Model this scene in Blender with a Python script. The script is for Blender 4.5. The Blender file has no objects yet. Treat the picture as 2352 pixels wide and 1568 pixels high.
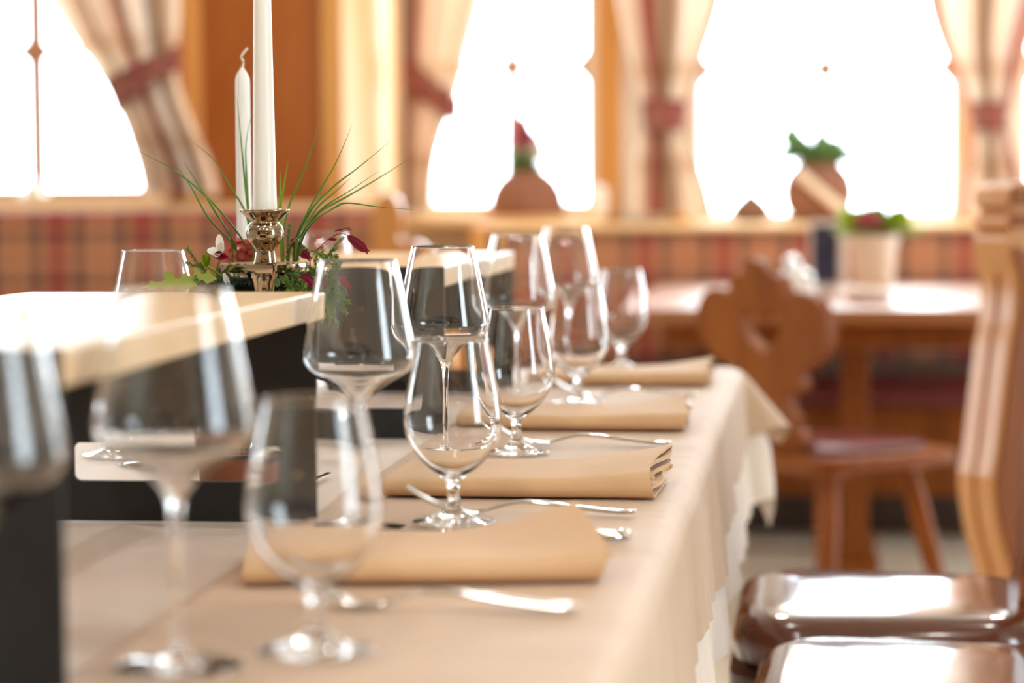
import bpy, bmesh, math, random
from mathutils import Vector, Matrix, noise

scene = bpy.context.scene
COL = scene.collection
PI = math.pi

# ------------------------------------------------------------------ camera
cam_data = bpy.data.cameras.new('camera')
cam_data.sensor_width = 36.0
cam_data.lens = 85.0
cam_data.clip_start = 0.05
cam_data.clip_end = 200
cam = bpy.data.objects.new('camera', cam_data)
COL.objects.link(cam)
YAW, PITCH, ROLL = 0.12374778, 0.06291571, -0.006
cam.matrix_world = (Matrix.Translation((0, 0, 1.04)) @ Matrix.Rotation(YAW, 4, 'Z')
                    @ Matrix.Rotation(PI / 2 - PITCH, 4, 'X') @ Matrix.Rotation(ROLL, 4, 'Z'))
cam_data.dof.use_dof = True
cam_data.dof.focus_distance = 2.39
cam_data.dof.aperture_fstop = 3.2
cam_data.dof.aperture_blades = 0
scene.camera = cam

# ------------------------------------------------------------------ world, exposure, light paths
world = bpy.data.worlds.new('overcast_sky')
scene.world = world
world.use_nodes = True
wbg = world.node_tree.nodes['Background']
wbg.inputs['Color'].default_value = (0.82, 0.92, 1.0, 1)
wbg.inputs['Strength'].default_value = 8.5
scene.view_settings.view_transform = 'Standard'
scene.view_settings.look = 'None'
scene.view_settings.gamma = 1.0
scene.view_settings.exposure = 0.78
scene.view_settings.use_curve_mapping = False
cy = scene.cycles
cy.use_denoising = True
try:
    cy.denoiser = 'OPENIMAGEDENOISE'
    cy.denoising_input_passes = 'RGB_ALBEDO_NORMAL'
except Exception:
    pass
cy.max_bounces = 28
cy.diffuse_bounces = 5
cy.glossy_bounces = 8
cy.transmission_bounces = 26
cy.transparent_max_bounces = 16
cy.caustics_reflective = True
cy.caustics_refractive = True
cy.blur_glossy = 0.4
cy.sample_clamp_indirect = 12.0

# daylight portals (they give no light of their own): centre, size x, size y, direction the daylight travels
PORTALS = [((-2.46, 7.02, 1.70), 1.15, 1.4, (0, -1, 0)), ((-0.98, 7.92, 1.68), 0.6, 1.5, (0, -1, 0)),
           ((0.04, 7.92, 1.68), 0.9, 1.5, (0, -1, 0)), ((1.12, 7.92, 1.68), 0.9, 1.5, (0, -1, 0)),
           ((3.05, 0.75, 1.5), 1.8, 1.0, (-1, 0, 0)), ((3.05, 6.4, 1.04), 1.92, 1.0, (-1, 0, 0)),
           ((-4.05, 4.3, 1.5), 1.5, 0.7, (1, 0, 0))]
for i, (c, sx, sy, d) in enumerate(PORTALS):
    l = bpy.data.lights.new('window_portal', 'AREA')
    l.shape = 'RECTANGLE'
    l.size, l.size_y = sx, sy
    l.cycles.is_portal = True
    o = bpy.data.objects.new('window_portal', l)
    COL.objects.link(o)
    o.location = c
    o.rotation_euler = Vector(d).to_track_quat('-Z', 'Y').to_euler()


FILL_LAMP_W = 2.0     # base power of the added ceiling lamps (built at the end)


# ------------------------------------------------------------------ helpers
def lin(c):
    c = c / 255.0
    return c / 12.92 if c <= 0.04045 else ((c + 0.055) / 1.055) ** 2.4


def rgb(r, g, b):
    return (lin(r), lin(g), lin(b), 1.0)


class MB:
    def __init__(self):
        self.v, self.f, self.uv = [], [], None

    def add(self, vs, fs):
        o = len(self.v)
        self.v += [tuple(p) for p in vs]
        self.f += [tuple(i + o for i in f) for f in fs]
        return self

    def box(self, x0, x1, y0, y1, z0, z1, M=None):
        vs = [Vector((x, y, z)) for z in (z0, z1) for y in (y0, y1) for x in (x0, x1)]
        if M:
            vs = [M @ p for p in vs]
        return self.add(vs, [(0, 2, 3, 1), (4, 5, 7, 6), (0, 1, 5, 4), (2, 6, 7, 3), (0, 4, 6, 2), (1, 3, 7, 5)])

    def lathe(self, prof, seg=48, cx=0, cy=0, cz=0, M=None):
        rings, vs, fs = [], [], []
        for r, z in prof:
            if r < 1e-6:
                rings.append([len(vs)])
                vs.append(Vector((cx, cy, cz + z)))
            else:
                rings.append(list(range(len(vs), len(vs) + seg)))
                vs += [Vector((cx + r * math.cos(2 * PI * k / seg), cy + r * math.sin(2 * PI * k / seg), cz + z)) for k in range(seg)]
        for a, b in zip(rings, rings[1:]):
            for k in range(seg):
                k2 = (k + 1) % seg
                if len(a) == 1 and len(b) == 1:
                    continue
                if len(a) == 1:
                    fs.append((a[0], b[k2], b[k]))
                elif len(b) == 1:
                    fs.append((a[k], a[k2], b[0]))
                else:
                    fs.append((a[k], a[k2], b[k2], b[k]))
        if M:
            vs = [M @ p for p in vs]
        return self.add(vs, fs)

    def tube(self, path, radii, seg=8, flat=1.0, up=Vector((0, 0, 1)), caps=True):
        path = [Vector(p) for p in path]
        n = len(path)
        if not hasattr(radii, '__len__'):
            radii = [radii] * n
        vs, fs = [], []
        for i, p in enumerate(path):
            t = (path[min(i + 1, n - 1)] - path[max(i - 1, 0)]).normalized()
            a = t.cross(up)
            if a.length < 1e-4:
                a = t.cross(Vector((0, 1, 0)))
            a.normalize()
            b = a.cross(t).normalized()
            r = radii[i]
            ra, rb = (r if isinstance(r, tuple) else (r, r * flat))
            for k in range(seg):
                w = 2 * PI * k / seg
                vs.append(p + a * (ra * math.cos(w)) + b * (rb * math.sin(w)))
        for i in range(n - 1):
            for k in range(seg):
                k2 = (k + 1) % seg
                fs.append((i * seg + k, i * seg + k2, (i + 1) * seg + k2, (i + 1) * seg + k))
        if caps:
            fs.append(tuple(range(seg - 1, -1, -1)))
            fs.append(tuple((n - 1) * seg + k for k in range(seg)))
        return self.add(vs, fs)

    def loft(self, rings, caps=True):
        n = len(rings[0])
        vs = [p for r in rings for p in r]
        fs = []
        for i in range(len(rings) - 1):
            for k in range(n):
                k2 = (k + 1) % n
                fs.append((i * n + k, i * n + k2, (i + 1) * n + k2, (i + 1) * n + k))
        if caps:
            fs.append(tuple(range(n - 1, -1, -1)))
            fs.append(tuple((len(rings) - 1) * n + k for k in range(n)))
        return self.add(vs, fs)

    def prism(self, poly, fn, t0, t1, hole=None):
        """polygon (u, v) extruded from t0 to t1; fn(u, v, t) gives the point"""
        bm = bmesh.new()
        loops = [poly] + ([hole] if hole else [])
        for lp in loops:
            vs = [bm.verts.new((p[0], p[1], 0)) for p in lp]
            for a, b in zip(vs, vs[1:] + vs[:1]):
                bm.edges.new((a, b))
        bmesh.ops.triangle_fill(bm, use_beauty=True, use_dissolve=False, edges=bm.edges[:])
        bm.verts.index_update()
        pts = [(p.co.x, p.co.y) for p in bm.verts]
        tris = [tuple(p.index for p in f.verts) for f in bm.faces]
        bm.free()
        n = len(pts)
        vs = [fn(u, v, t0) for u, v in pts] + [fn(u, v, t1) for u, v in pts]
        fs = [t for t in tris] + [tuple(i + n for i in reversed(t)) for t in tris]
        o = 0
        for lp in loops:
            m = len(lp)
            for k in range(m):
                a, b = o + k, o + (k + 1) % m
                fs.append((a, b, b + n, a + n))
            o += m
        return self.add(vs, fs)

    def grid(self, fn, nu, nv, uv=False):
        vs = [fn(i / nu, j / nv) for j in range(nv + 1) for i in range(nu + 1)]
        fs = [(j * (nu + 1) + i, j * (nu + 1) + i + 1, (j + 1) * (nu + 1) + i + 1, (j + 1) * (nu + 1) + i) for j in range(nv) for i in range(nu)]
        if uv:
            self.uv = [(i / nu, j / nv) for j in range(nv + 1) for i in range(nu + 1)]
        return self.add(vs, fs)

    def build(self, name, mat, parent=None, smooth=True, angle=40, recalc=True, bevel=0, seg=2):
        me = bpy.data.meshes.new(name)
        me.from_pydata(self.v, [], self.f)
        if recalc:
            bm = bmesh.new()
            bm.from_mesh(me)
            bmesh.ops.recalc_face_normals(bm, faces=bm.faces)
            bm.to_mesh(me)
            bm.free()
        if self.uv:
            ul = me.uv_layers.new(name='UVMap')
            for lp in me.loops:
                ul.data[lp.index].uv = self.uv[lp.vertex_index]
        me.materials.append(mat)
        if smooth:
            me.shade_smooth()
            if angle < 180:
                me.set_sharp_from_angle(angle=math.radians(angle))
        o = bpy.data.objects.new(name, me)
        COL.objects.link(o)
        if parent is not None:
            o.parent = parent
        if bevel:
            b = o.modifiers.new('bevel', 'BEVEL')
            b.width = bevel
            b.segments = seg
            b.limit_method = 'ANGLE'
            b.angle_limit = math.radians(35)
        return o


def tag(o, label, cat, group=None):
    o['label'] = label
    o['category'] = cat
    if group:
        o['group'] = group
    return o


def struct(o):
    o['kind'] = 'structure'
    return o


def thing(name, label, cat, loc=(0, 0, 0), rotz=0, group=None):
    o = bpy.data.objects.new(name, None)
    o.empty_display_size = 0.05
    COL.objects.link(o)
    o.location = loc
    o.rotation_euler = (0, 0, rotz)
    return tag(o, label, cat, group)


def dup(root, loc, rotz, label, group=None):
    kids = {}
    for o in bpy.data.objects:
        if o.parent is not None:
            kids.setdefault(o.parent, []).append(o)

    def rec(src, parent):
        c = src.copy()
        COL.objects.link(c)
        c.parent = parent
        for k in kids.get(src, []):
            rec(k, c)
        return c
    r = rec(root, None)
    r.location = loc
    r.rotation_euler = (0, 0, rotz)
    r['label'] = label
    if group:
        r['group'] = group
    return r


def smooth_poly(pts, n=4, closed=False):
    """Catmull-Rom through 2-D or 3-D points"""
    P = [Vector(p) for p in pts]
    out = []
    m = len(P)
    for i in range(m if closed else m - 1):
        p0 = P[(i - 1) % m] if closed else P[max(i - 1, 0)]
        p1, p2 = P[i], P[(i + 1) % m]
        p3 = P[(i + 2) % m] if closed else P[min(i + 2, m - 1)]
        for k in range(n):
            t = k / n
            out.append(0.5 * ((2 * p1) + (p2 - p0) * t + (2 * p0 - 5 * p1 + 4 * p2 - p3) * t * t + (3 * p1 - p0 - 3 * p2 + p3) * t ** 3))
    if not closed:
        out.append(P[-1])
    return out


def interp(tab, x):
    """piecewise-linear table [(x, y)...]"""
    if x <= tab[0][0]:
        return tab[0][1]
    for (a, ya), (b, yb) in zip(tab, tab[1:]):
        if x <= b:
            t = (x - a) / (b - a)
            return ya + (yb - ya) * t
    return tab[-1][1]


def smooth_interp(tab, x):
    e = (tab[-1][0] - tab[0][0]) * 0.05
    return (interp(tab, x - e) + interp(tab, x) * 2 + interp(tab, x + e)) / 4


# ------------------------------------------------------------------ materials
class NT:
    def __init__(self, name):
        self.m = bpy.data.materials.new(name)
        self.m.use_nodes = True
        self.t = self.m.node_tree
        self.b = self.t.nodes['Principled BSDF']

    def n(self, typ, **kw):
        nd = self.t.nodes.new(typ)
        for k, v in kw.items():
            setattr(nd, k, v)
        return nd

    def l(self, a, b):
        self.t.links.new(a, b)

    def ramp(self, stops, interp_='LINEAR'):
        r = self.n('ShaderNodeValToRGB')
        r.color_ramp.interpolation = interp_
        el = r.color_ramp.elements
        while len(el) > 1:
            el.remove(el[-1])
        el[0].position, el[0].color = stops[0]
        for p, c in stops[1:]:
            e = el.new(p)
            e.color = c
        return r


def mat_plain(name, col, rough=0.5, metal=0.0, spec=0.5, var=0.06, scale=30, bump=0.0, bscale=200, sheen=0.0, coat=0.0):
    k = NT(name)
    tc = k.n('ShaderNodeTexCoord')
    nz = k.n('ShaderNodeTexNoise')
    nz.inputs['Scale'].default_value = scale
    k.l(tc.outputs['Object'], nz.inputs['Vector'])
    r = k.ramp([(0.3, tuple(c * (1 - var) for c in col[:3]) + (1,)), (0.7, tuple(min(1, c * (1 + var)) for c in col[:3]) + (1,))])
    k.l(nz.outputs['Fac'], r.inputs['Fac'])
    k.l(r.outputs['Color'], k.b.inputs['Base Color'])
    k.b.inputs['Roughness'].default_value = rough
    k.b.inputs['Metallic'].default_value = metal
    k.b.inputs['Specular IOR Level'].default_value = spec
    if sheen:
        k.b.inputs['Sheen Weight'].default_value = sheen
        k.b.inputs['Sheen Roughness'].default_value = 0.4
    if coat:
        k.b.inputs['Coat Weight'].default_value = coat
        k.b.inputs['Coat Roughness'].default_value = 0.08
    if bump:
        n2 = k.n('ShaderNodeTexNoise')
        n2.inputs['Scale'].default_value = bscale
        k.l(tc.outputs['Object'], n2.inputs['Vector'])
        bp = k.n('ShaderNodeBump')
        bp.inputs['Strength'].default_value = bump
        bp.inputs['Distance'].default_value = 0.001
        k.l(n2.outputs['Fac'], bp.inputs['Height'])
        k.l(bp.outputs['Normal'], k.b.inputs['Normal'])
    return k.m


def mat_wood(name, c1, c2, axis='Z', rough=0.4, scale=9, stretch=0.08, coat=0.0, knots=False, crough=0.12, spec=0.5):
    k = NT(name)
    tc = k.n('ShaderNodeTexCoord')
    mp = k.n('ShaderNodeMapping')
    s = [1, 1, 1]
    s['XYZ'.index(axis)] = stretch
    mp.inputs['Scale'].default_value = s
    k.l(tc.outputs['Object'], mp.inputs['Vector'])
    nz = k.n('ShaderNodeTexNoise')
    nz.inputs['Scale'].default_value = scale
    nz.inputs['Detail'].default_value = 6
    nz.inputs['Distortion'].default_value = 1.2
    k.l(mp.outputs['Vector'], nz.inputs['Vector'])
    n2 = k.n('ShaderNodeTexNoise')
    n2.inputs['Scale'].default_value = scale * 12
    n2.inputs['Detail'].default_value = 3
    k.l(mp.outputs['Vector'], n2.inputs['Vector'])
    mx = k.n('ShaderNodeMath', operation='MULTIPLY_ADD')
    mx.inputs[1].default_value = 0.3
    k.l(n2.outputs['Fac'], mx.inputs[0])
    ms = k.n('ShaderNodeMath', operation='MULTIPLY')
    ms.inputs[1].default_value = 0.75
    k.l(nz.outputs['Fac'], ms.inputs[0])
    k.l(ms.outputs[0], mx.inputs[2])
    r = k.ramp([(0.3, c1), (0.72, c2)])
    k.l(mx.outputs[0], r.inputs['Fac'])
    out = r.outputs['Color']
    if knots:
        vo = k.n('ShaderNodeTexVoronoi')
        vo.inputs['Scale'].default_value = 3.0
        k.l(tc.outputs['Object'], vo.inputs['Vector'])
        kr = k.ramp([(0.03, (0.35, 0.3, 0.25, 1)), (0.12, (1, 1, 1, 1))])
        k.l(vo.outputs['Distance'], kr.inputs['Fac'])
        mm = k.n('ShaderNodeMixRGB', blend_type='MULTIPLY')
        mm.inputs['Fac'].default_value = 1
        k.l(out, mm.inputs['Color1'])
        k.l(kr.outputs['Color'], mm.inputs['Color2'])
        out = mm.outputs['Color']
    k.l(out, k.b.inputs['Base Color'])
    k.b.inputs['Roughness'].default_value = rough
    k.b.inputs['Specular IOR Level'].default_value = spec
    if coat:
        k.b.inputs['Coat Weight'].default_value = coat
        k.b.inputs['Coat Roughness'].default_value = crough
    bp = k.n('ShaderNodeBump')
    bp.inputs['Strength'].default_value = 0.15
    bp.inputs['Distance'].default_value = 0.002
    k.l(mx.outputs[0], bp.inputs['Height'])
    k.l(bp.outputs['Normal'], k.b.inputs['Normal'])
    return k.m


def plaid_color(k, vec, period, base, red, dark, light, offs=(0, 0)):
    sep = k.n('ShaderNodeSeparateXYZ')
    k.l(vec, sep.inputs[0])
    zy = k.n('ShaderNodeMath', operation='ADD')
    k.l(sep.outputs['Z'], zy.inputs[0])
    k.l(sep.outputs['Y'], zy.inputs[1])
    cols = []
    for src, off in ((sep.outputs['X'], offs[0]), (zy.outputs[0], offs[1])):
        a = k.n('ShaderNodeMath', operation='MULTIPLY_ADD')
        a.inputs[1].default_value = 1 / period
        a.inputs[2].default_value = 50 + off
        k.l(src, a.inputs[0])
        fr = k.n('ShaderNodeMath', operation='FRACT')
        k.l(a.outputs[0], fr.inputs[0])
        e = 0.012
        st = [(0, red), (0.115, red), (0.115 + e, base), (0.15, light), (0.2, base), (0.22, dark), (0.31, dark), (0.31 + e, base), (0.40, light),
              (0.50, base), (0.60, light), (0.69, base), (0.69 + e, dark), (0.79, dark), (0.79 + e, base), (0.85, light), (0.88, base), (0.885, red), (1, red)]
        r = k.ramp(st)
        k.l(fr.outputs[0], r.inputs['Fac'])
        cols.append(r.outputs['Color'])
    mx = k.n('ShaderNodeMixRGB')
    mx.inputs['Fac'].default_value = 0.42
    k.l(cols[0], mx.inputs['Color1'])
    k.l(cols[1], mx.inputs['Color2'])
    return mx.outputs['Color']


def mat_plaid(name, offs=(0, 0), period=0.244, cols=(rgb(172, 108, 70), rgb(148, 40, 40), rgb(84, 60, 54), rgb(188, 132, 92))):
    k = NT(name)
    tc = k.n('ShaderNodeTexCoord')
    c = plaid_color(k, tc.outputs['Object'], period, *cols, offs)
    k.l(c, k.b.inputs['Base Color'])
    k.b.inputs['Roughness'].default_value = 0.85
    k.b.inputs['Sheen Weight'].default_value = 0.3
    nz = k.n('ShaderNodeTexNoise')
    nz.inputs['Scale'].default_value = 400
    k.l(tc.outputs['Object'], nz.inputs['Vector'])
    bp = k.n('ShaderNodeBump')
    bp.inputs['Strength'].default_value = 0.2
    bp.inputs['Distance'].default_value = 0.001
    k.l(nz.outputs['Fac'], bp.inputs['Height'])
    k.l(bp.outputs['Normal'], k.b.inputs['Normal'])
    return k.m


def mat_curtain(name, stops, red_band=True):
    """striped fabric following the cloth across its width (UV u), with woven cross bands"""
    k = NT(name)
    uv = k.n('ShaderNodeUVMap')
    sep = k.n('ShaderNodeSeparateXYZ')
    k.l(uv.outputs['UV'], sep.inputs[0])
    r = k.ramp(stops)
    k.l(sep.outputs['X'], r.inputs['Fac'])
    a = k.n('ShaderNodeMath', operation='MULTIPLY')
    a.inputs[1].default_value = 5.0
    k.l(sep.outputs['Y'], a.inputs[0])
    fr = k.n('ShaderNodeMath', operation='FRACT')
    k.l(a.outputs[0], fr.inputs[0])
    r2 = k.ramp([(0, (1, 1, 1, 1)), (0.4, (1, 1, 1, 1)), (0.45, (0.88, 0.80, 0.72, 1)), (0.6, (0.88, 0.80, 0.72, 1)), (0.65, (1, 1, 1, 1))])
    k.l(fr.outputs[0], r2.inputs['Fac'])
    mm = k.n('ShaderNodeMixRGB', blend_type='MULTIPLY')
    mm.inputs['Fac'].default_value = 1
    k.l(r.outputs['Color'], mm.inputs['Color1'])
    k.l(r2.outputs['Color'], mm.inputs['Color2'])
    k.l(mm.outputs['Color'], k.b.inputs['Base Color'])
    k.b.inputs['Roughness'].default_value = 0.9
    tr = k.n('ShaderNodeBsdfTranslucent')
    k.l(mm.outputs['Color'], tr.inputs['Color'])
    mix = k.n('ShaderNodeMixShader')
    mix.inputs['Fac'].default_value = 0.22
    k.l(k.b.outputs[0], mix.inputs[1])
    k.l(tr.outputs[0], mix.inputs[2])
    k.l(mix.outputs[0], k.t.nodes['Material Output'].inputs['Surface'])
    return k.m


def mat_glass(name, ior=1.5, tint=(1, 1, 1, 1)):
    k = NT(name)
    g = k.n('ShaderNodeBsdfGlass')
    g.inputs['IOR'].default_value = ior
    g.inputs['Roughness'].default_value = 0.0
    g.inputs['Color'].default_value = tint
    k.l(g.outputs[0], k.t.nodes['Material Output'].inputs['Surface'])
    return k.m


def mat_pane(name):
    k = NT(name)
    t = k.n('ShaderNodeBsdfTransparent')
    t.inputs['Color'].default_value = (0.97, 0.98, 0.98, 1)
    g = k.n('ShaderNodeBsdfGlossy')
    g.inputs['Roughness'].default_value = 0.0
    m = k.n('ShaderNodeMixShader')
    m.inputs['Fac'].default_value = 0.05
    k.l(t.outputs[0], m.inputs[1])
    k.l(g.outputs[0], m.inputs[2])
    k.l(m.outputs[0], k.t.nodes['Material Output'].inputs['Surface'])
    return k.m


def mat_translucent(name, col, rough=0.5, tr=0.35):
    k = NT(name)
    k.b.inputs['Base Color'].default_value = col
    k.b.inputs['Roughness'].default_value = rough
    t = k.n('ShaderNodeBsdfTranslucent')
    t.inputs['Color'].default_value = col
    m = k.n('ShaderNodeMixShader')
    m.inputs['Fac'].default_value = tr
    k.l(k.b.outputs[0], m.inputs[1])
    k.l(t.outputs[0], m.inputs[2])
    k.l(m.outputs[0], k.t.nodes['Material Output'].inputs['Surface'])
    return k.m


M = {}
M['glass'] = mat_glass('clear_crystal')
M['pane'] = mat_pane('window_glass')
M['under_cloth'] = mat_plain('pale_table_linen', rgb(240, 224, 210), rough=0.62, var=0.02, scale=6, bump=0.15, bscale=900, sheen=0.2)
M['over_cloth'] = mat_plain('beige_table_linen', rgb(204, 172, 140), rough=0.58, var=0.03, scale=6, bump=0.15, bscale=900, sheen=0.2)
M['napkin'] = mat_plain('beige_napkin_linen', rgb(214, 174, 130), rough=0.7, var=0.04, scale=20, bump=0.25, bscale=1200, sheen=0.2)
M['steel'] = mat_plain('polished_cutlery_steel', rgb(215, 212, 208), rough=0.07, metal=1, var=0.03, scale=60)
M['black'] = mat_plain('matt_black_steel', rgb(40, 40, 40), rough=0.55, var=0.08, scale=40, spec=0.35)
M['slab'] = mat_wood('pale_oiled_spruce', rgb(238, 208, 160), rgb(226, 188, 136), axis='Y', rough=0.3, scale=14)
M['spruce'] = mat_wood('orange_spruce', rgb(184, 106, 34), rgb(154, 82, 20), axis='Z', rough=0.45, scale=5, knots=True)
M['spruce_light'] = mat_wood('honey_spruce', rgb(222, 166, 92), rgb(204, 140, 66), axis='Z', rough=0.45, scale=6)
M['spruce_pale'] = mat_wood('pale_spruce', rgb(238, 202, 148), rgb(230, 190, 132), axis='Z', rough=0.5, scale=3)
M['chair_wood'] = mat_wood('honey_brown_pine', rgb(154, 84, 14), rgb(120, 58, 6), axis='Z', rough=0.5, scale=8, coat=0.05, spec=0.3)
M['table_wood'] = mat_wood('varnished_pine', rgb(176, 112, 46), rgb(150, 84, 28), axis='X', rough=0.4, scale=8, coat=1.0, crough=0.38)
M['dark_wood'] = mat_wood('dark_brown_beech', rgb(70, 42, 26), rgb(46, 26, 16), axis='X', rough=0.3, scale=10, coat=0.4)
M['post_wood'] = mat_wood('waxed_larch', rgb(214, 150, 80), rgb(194, 124, 56), axis='Z', rough=0.35, scale=6, coat=0.8, crough=0.28)
M['plaster'] = mat_plain('cream_plaster', rgb(236, 224, 206), rough=0.9, var=0.03, scale=4)
M['ceiling'] = mat_wood('limed_ceiling_boards', rgb(220, 212, 200), rgb(206, 196, 182), axis='Y', rough=0.6, scale=6)
M['wall_side'] = mat_plain('warm_grey_plaster', rgb(204, 200, 194), rough=0.9, var=0.03, scale=4)
M['floor'] = mat_plain('pale_stone_floor', rgb(236, 226, 204), rough=0.35, var=0.08, scale=2.5)
M['plaid_a'] = mat_plaid('red_tartan_upholstery', offs=(0.27, 0.02))
M['plaid_b'] = mat_plaid('rust_tartan_upholstery', offs=(0.34, 0.55))
M['tie'] = mat_plaid('tartan_tieback', offs=(0.0, 0.1), period=0.11, cols=(rgb(150, 84, 66), rgb(140, 40, 42), rgb(88, 58, 52), rgb(160, 100, 80)))
beige, tan, brown, redc, pale = rgb(232, 206, 178), rgb(198, 164, 130), rgb(126, 96, 76), rgb(160, 70, 58), rgb(240, 228, 210)
M['curt'] = [
    mat_curtain('striped_curtain', [(0, pale), (0.14, beige), (0.2, tan), (0.27, brown), (0.33, beige), (0.44, tan), (0.5, redc), (0.56, brown), (0.62, beige), (0.72, pale), (0.78, brown), (0.84, tan), (1, beige)]),
    mat_curtain('striped_curtain', [(0, brown), (0.14, brown), (0.2, redc), (0.3, tan), (0.42, beige), (0.55, tan), (0.66, beige), (0.8, tan), (1, pale)]),
    mat_curtain('striped_curtain', [(0, pale), (0.18, beige), (0.24, redc), (0.34, redc), (0.38, tan), (0.5, brown), (0.56, tan), (0.68, pale), (0.85, beige), (1, brown)]),
    mat_curtain('striped_curtain', [(0, tan), (0.08, redc), (0.14, beige), (0.3, pale), (0.4, tan), (0.52, brown), (0.6, beige), (0.75, pale), (0.85, redc), (1, tan)])]
M['leather'] = mat_plain('dark_brown_leather', rgb(98, 52, 36), rough=0.16, var=0.12, scale=14, bump=0.06, bscale=260, coat=1.0)
M['red_leather'] = mat_plain('oxblood_leather', rgb(110, 44, 40), rough=0.35, var=0.1, scale=14)
M['wax'] = mat_plain('ivory_wax', rgb(253, 249, 240), rough=0.35, var=0.01, scale=10)
M['wax'].node_tree.nodes['Principled BSDF'].inputs['Subsurface Weight'].default_value = 0.5
M['wax'].node_tree.nodes['Principled BSDF'].inputs['Subsurface Radius'].default_value = (0.008, 0.006, 0.004)
M['wick'] = mat_plain('waxed_wick', rgb(236, 226, 206), rough=0.7)
M['brass'] = mat_plain('polished_champagne_brass', rgb(190, 168, 142), rough=0.08, metal=1, var=0.04, scale=30)
M['terracotta'] = mat_plain('terracotta', rgb(140, 94, 72), rough=0.8, var=0.08, scale=20)
M['rust_pot'] = mat_plain('rust_brown_leather', rgb(126, 68, 38), rough=0.5, var=0.1, scale=50)
M['dark_rim'] = mat_plain('dark_iron', rgb(44, 36, 32), rough=0.5)
M['cream_pot'] = mat_plain('cream_ceramic', rgb(232, 212, 186), rough=0.35, var=0.05, scale=20)
M['white_cer'] = mat_plain('white_porcelain', rgb(240, 238, 232), rough=0.15, var=0.01)
M['grass'] = mat_translucent('grass_green', rgb(108, 150, 58), 0.35, 0.35)
M['grass_lime'] = mat_translucent('lime_green', rgb(150, 176, 40), 0.4, 0.4)
M['conifer'] = mat_translucent('conifer_green', rgb(124, 152, 66), 0.5, 0.3)
M['pine'] = mat_translucent('dark_pine_green', rgb(34, 58, 42), 0.5, 0.15)
M['oak'] = mat_translucent('yellow_green_leaf', rgb(158, 172, 62), 0.45, 0.35)
M['hydr'] = mat_translucent('dusty_red_petal', rgb(206, 98, 84), 0.6, 0.35)
M['crimson'] = mat_translucent('crimson_petal', rgb(140, 20, 50), 0.5, 0.3)
M['white_petal'] = mat_translucent('white_petal', rgb(244, 238, 226), 0.5, 0.4)
M['stem'] = mat_plain('wine_red_stem', rgb(110, 40, 46), rough=0.6)
M['moss'] = mat_plain('dark_moss', rgb(38, 48, 30), rough=0.95, var=0.3, scale=120, bump=0.8, bscale=300)
M['iron'] = mat_plain('weathered_muntin_wood', rgb(176, 128, 92), rough=0.6)
M['navy'] = mat_plain('navy_printed_card', rgb(42, 42, 66), rough=0.35, var=0.35, scale=14)
M['acrylic'] = mat_plain('pale_frame', rgb(214, 200, 190), rough=0.3)
M['leaf_dull'] = mat_translucent('sage_green_leaf', rgb(112, 146, 92), 0.5, 0.35)
M['pink'] = mat_translucent('pink_petal', rgb(190, 92, 110), 0.5, 0.35)
M['brown_orn'] = mat_plain('brown_wood_ornament', rgb(126, 88, 62), rough=0.6)
M['lamp_shade'] = mat_plain('linen_lamp_shade', rgb(210, 180, 140), rough=0.8)

# ------------------------------------------------------------------ the room
XL, XR, YB, YF, ZC = -4.0, 3.0, 7.85, -3.0, 2.55
m = MB().box(XL - 0.2, XR + 0.2, YF - 0.2, 8.1, -0.1, 0)
struct(m.build('floor', M['floor'], smooth=False))
m = MB().box(XL - 0.2, XR + 0.2, YF - 0.2, 8.1, ZC, ZC + 0.1)
struct(m.build('ceiling', M['ceiling'], smooth=False))


def wall(name, mat, a0, a1, t0, t1, holes, axis):
    """wall running along one axis from a0 to a1, thickness t0..t1, with rectangular openings (a, b, z0, z1)"""
    mb = MB()

    def bx(a, b, z0, z1):
        if b - a < 1e-4 or z1 - z0 < 1e-4:
            return
        if axis == 'x':
            mb.box(a, b, t0, t1, z0, z1)
        else:
            mb.box(t0, t1, a, b, z0, z1)
    x = a0
    for (a, b, z0, z1) in sorted(holes):
        bx(x, a, 0, ZC)
        bx(a, b, 0, z0)
        bx(a, b, z1, ZC)
        x = b
    bx(x, a1, 0, ZC)
    return struct(mb.build(name, mat, smooth=False))


W1 = (-3.0, -1.90, 1.048, 2.40)
W2 = (-1.255, -0.728, 0.992, 2.40)
W3 = (-0.362, 0.444, 0.957, 2.40)
W4 = (0.68, 1.55, 0.957, 2.40)
W5 = (0.25, 1.25, 0.6, 2.4)
W6_added = (5.9, 6.9, 0.08, 2.0)  # unseen window added to light the floor under the far table
W7_added = (3.95, 4.65, 0.95, 2.25)  # unseen window added to reflect in the carved post's edge
wall('wall_back', M['plaster'], -1.354, XR, 7.85, 8.05, [W2, W3, W4], 'x')
wall('wall_bay', M['spruce'], XL, -1.385, 6.95, 7.15, [W1], 'x')
MBp = MB().box(-1.385, -1.354, 6.95, 8.05, 0, ZC)
struct(MBp.build('wall_corner_lit', M['spruce_pale'], smooth=False))  # paler wood puts the window light on the pier's side into colour
wall('wall_right', M['wall_side'], YF, 7.85, XR, XR + 0.2, [W5, W6_added], 'y')
wall('wall_left', M['wall_side'], YF, 6.95, XL - 0.2, XL, [W7_added], 'y')
wall('wall_rear', M['dark_wood'], XL, XR, YF - 0.2, YF, [], 'x')

# vertical boards of the panelled bay
for i, (x0, x1, y0, mt) in enumerate([(-1.825, -1.774, 6.915, 'spruce_light'), (-1.415, -1.354, 6.925, 'spruce_light'), (-1.62, -1.60, 6.942, 'spruce')]):
    mb = MB().box(x0, x1, y0, 6.95, 0, ZC)
    struct(mb.build('trim_%d' % (i + 1), M[mt], smooth=False, bevel=0.006))
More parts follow.
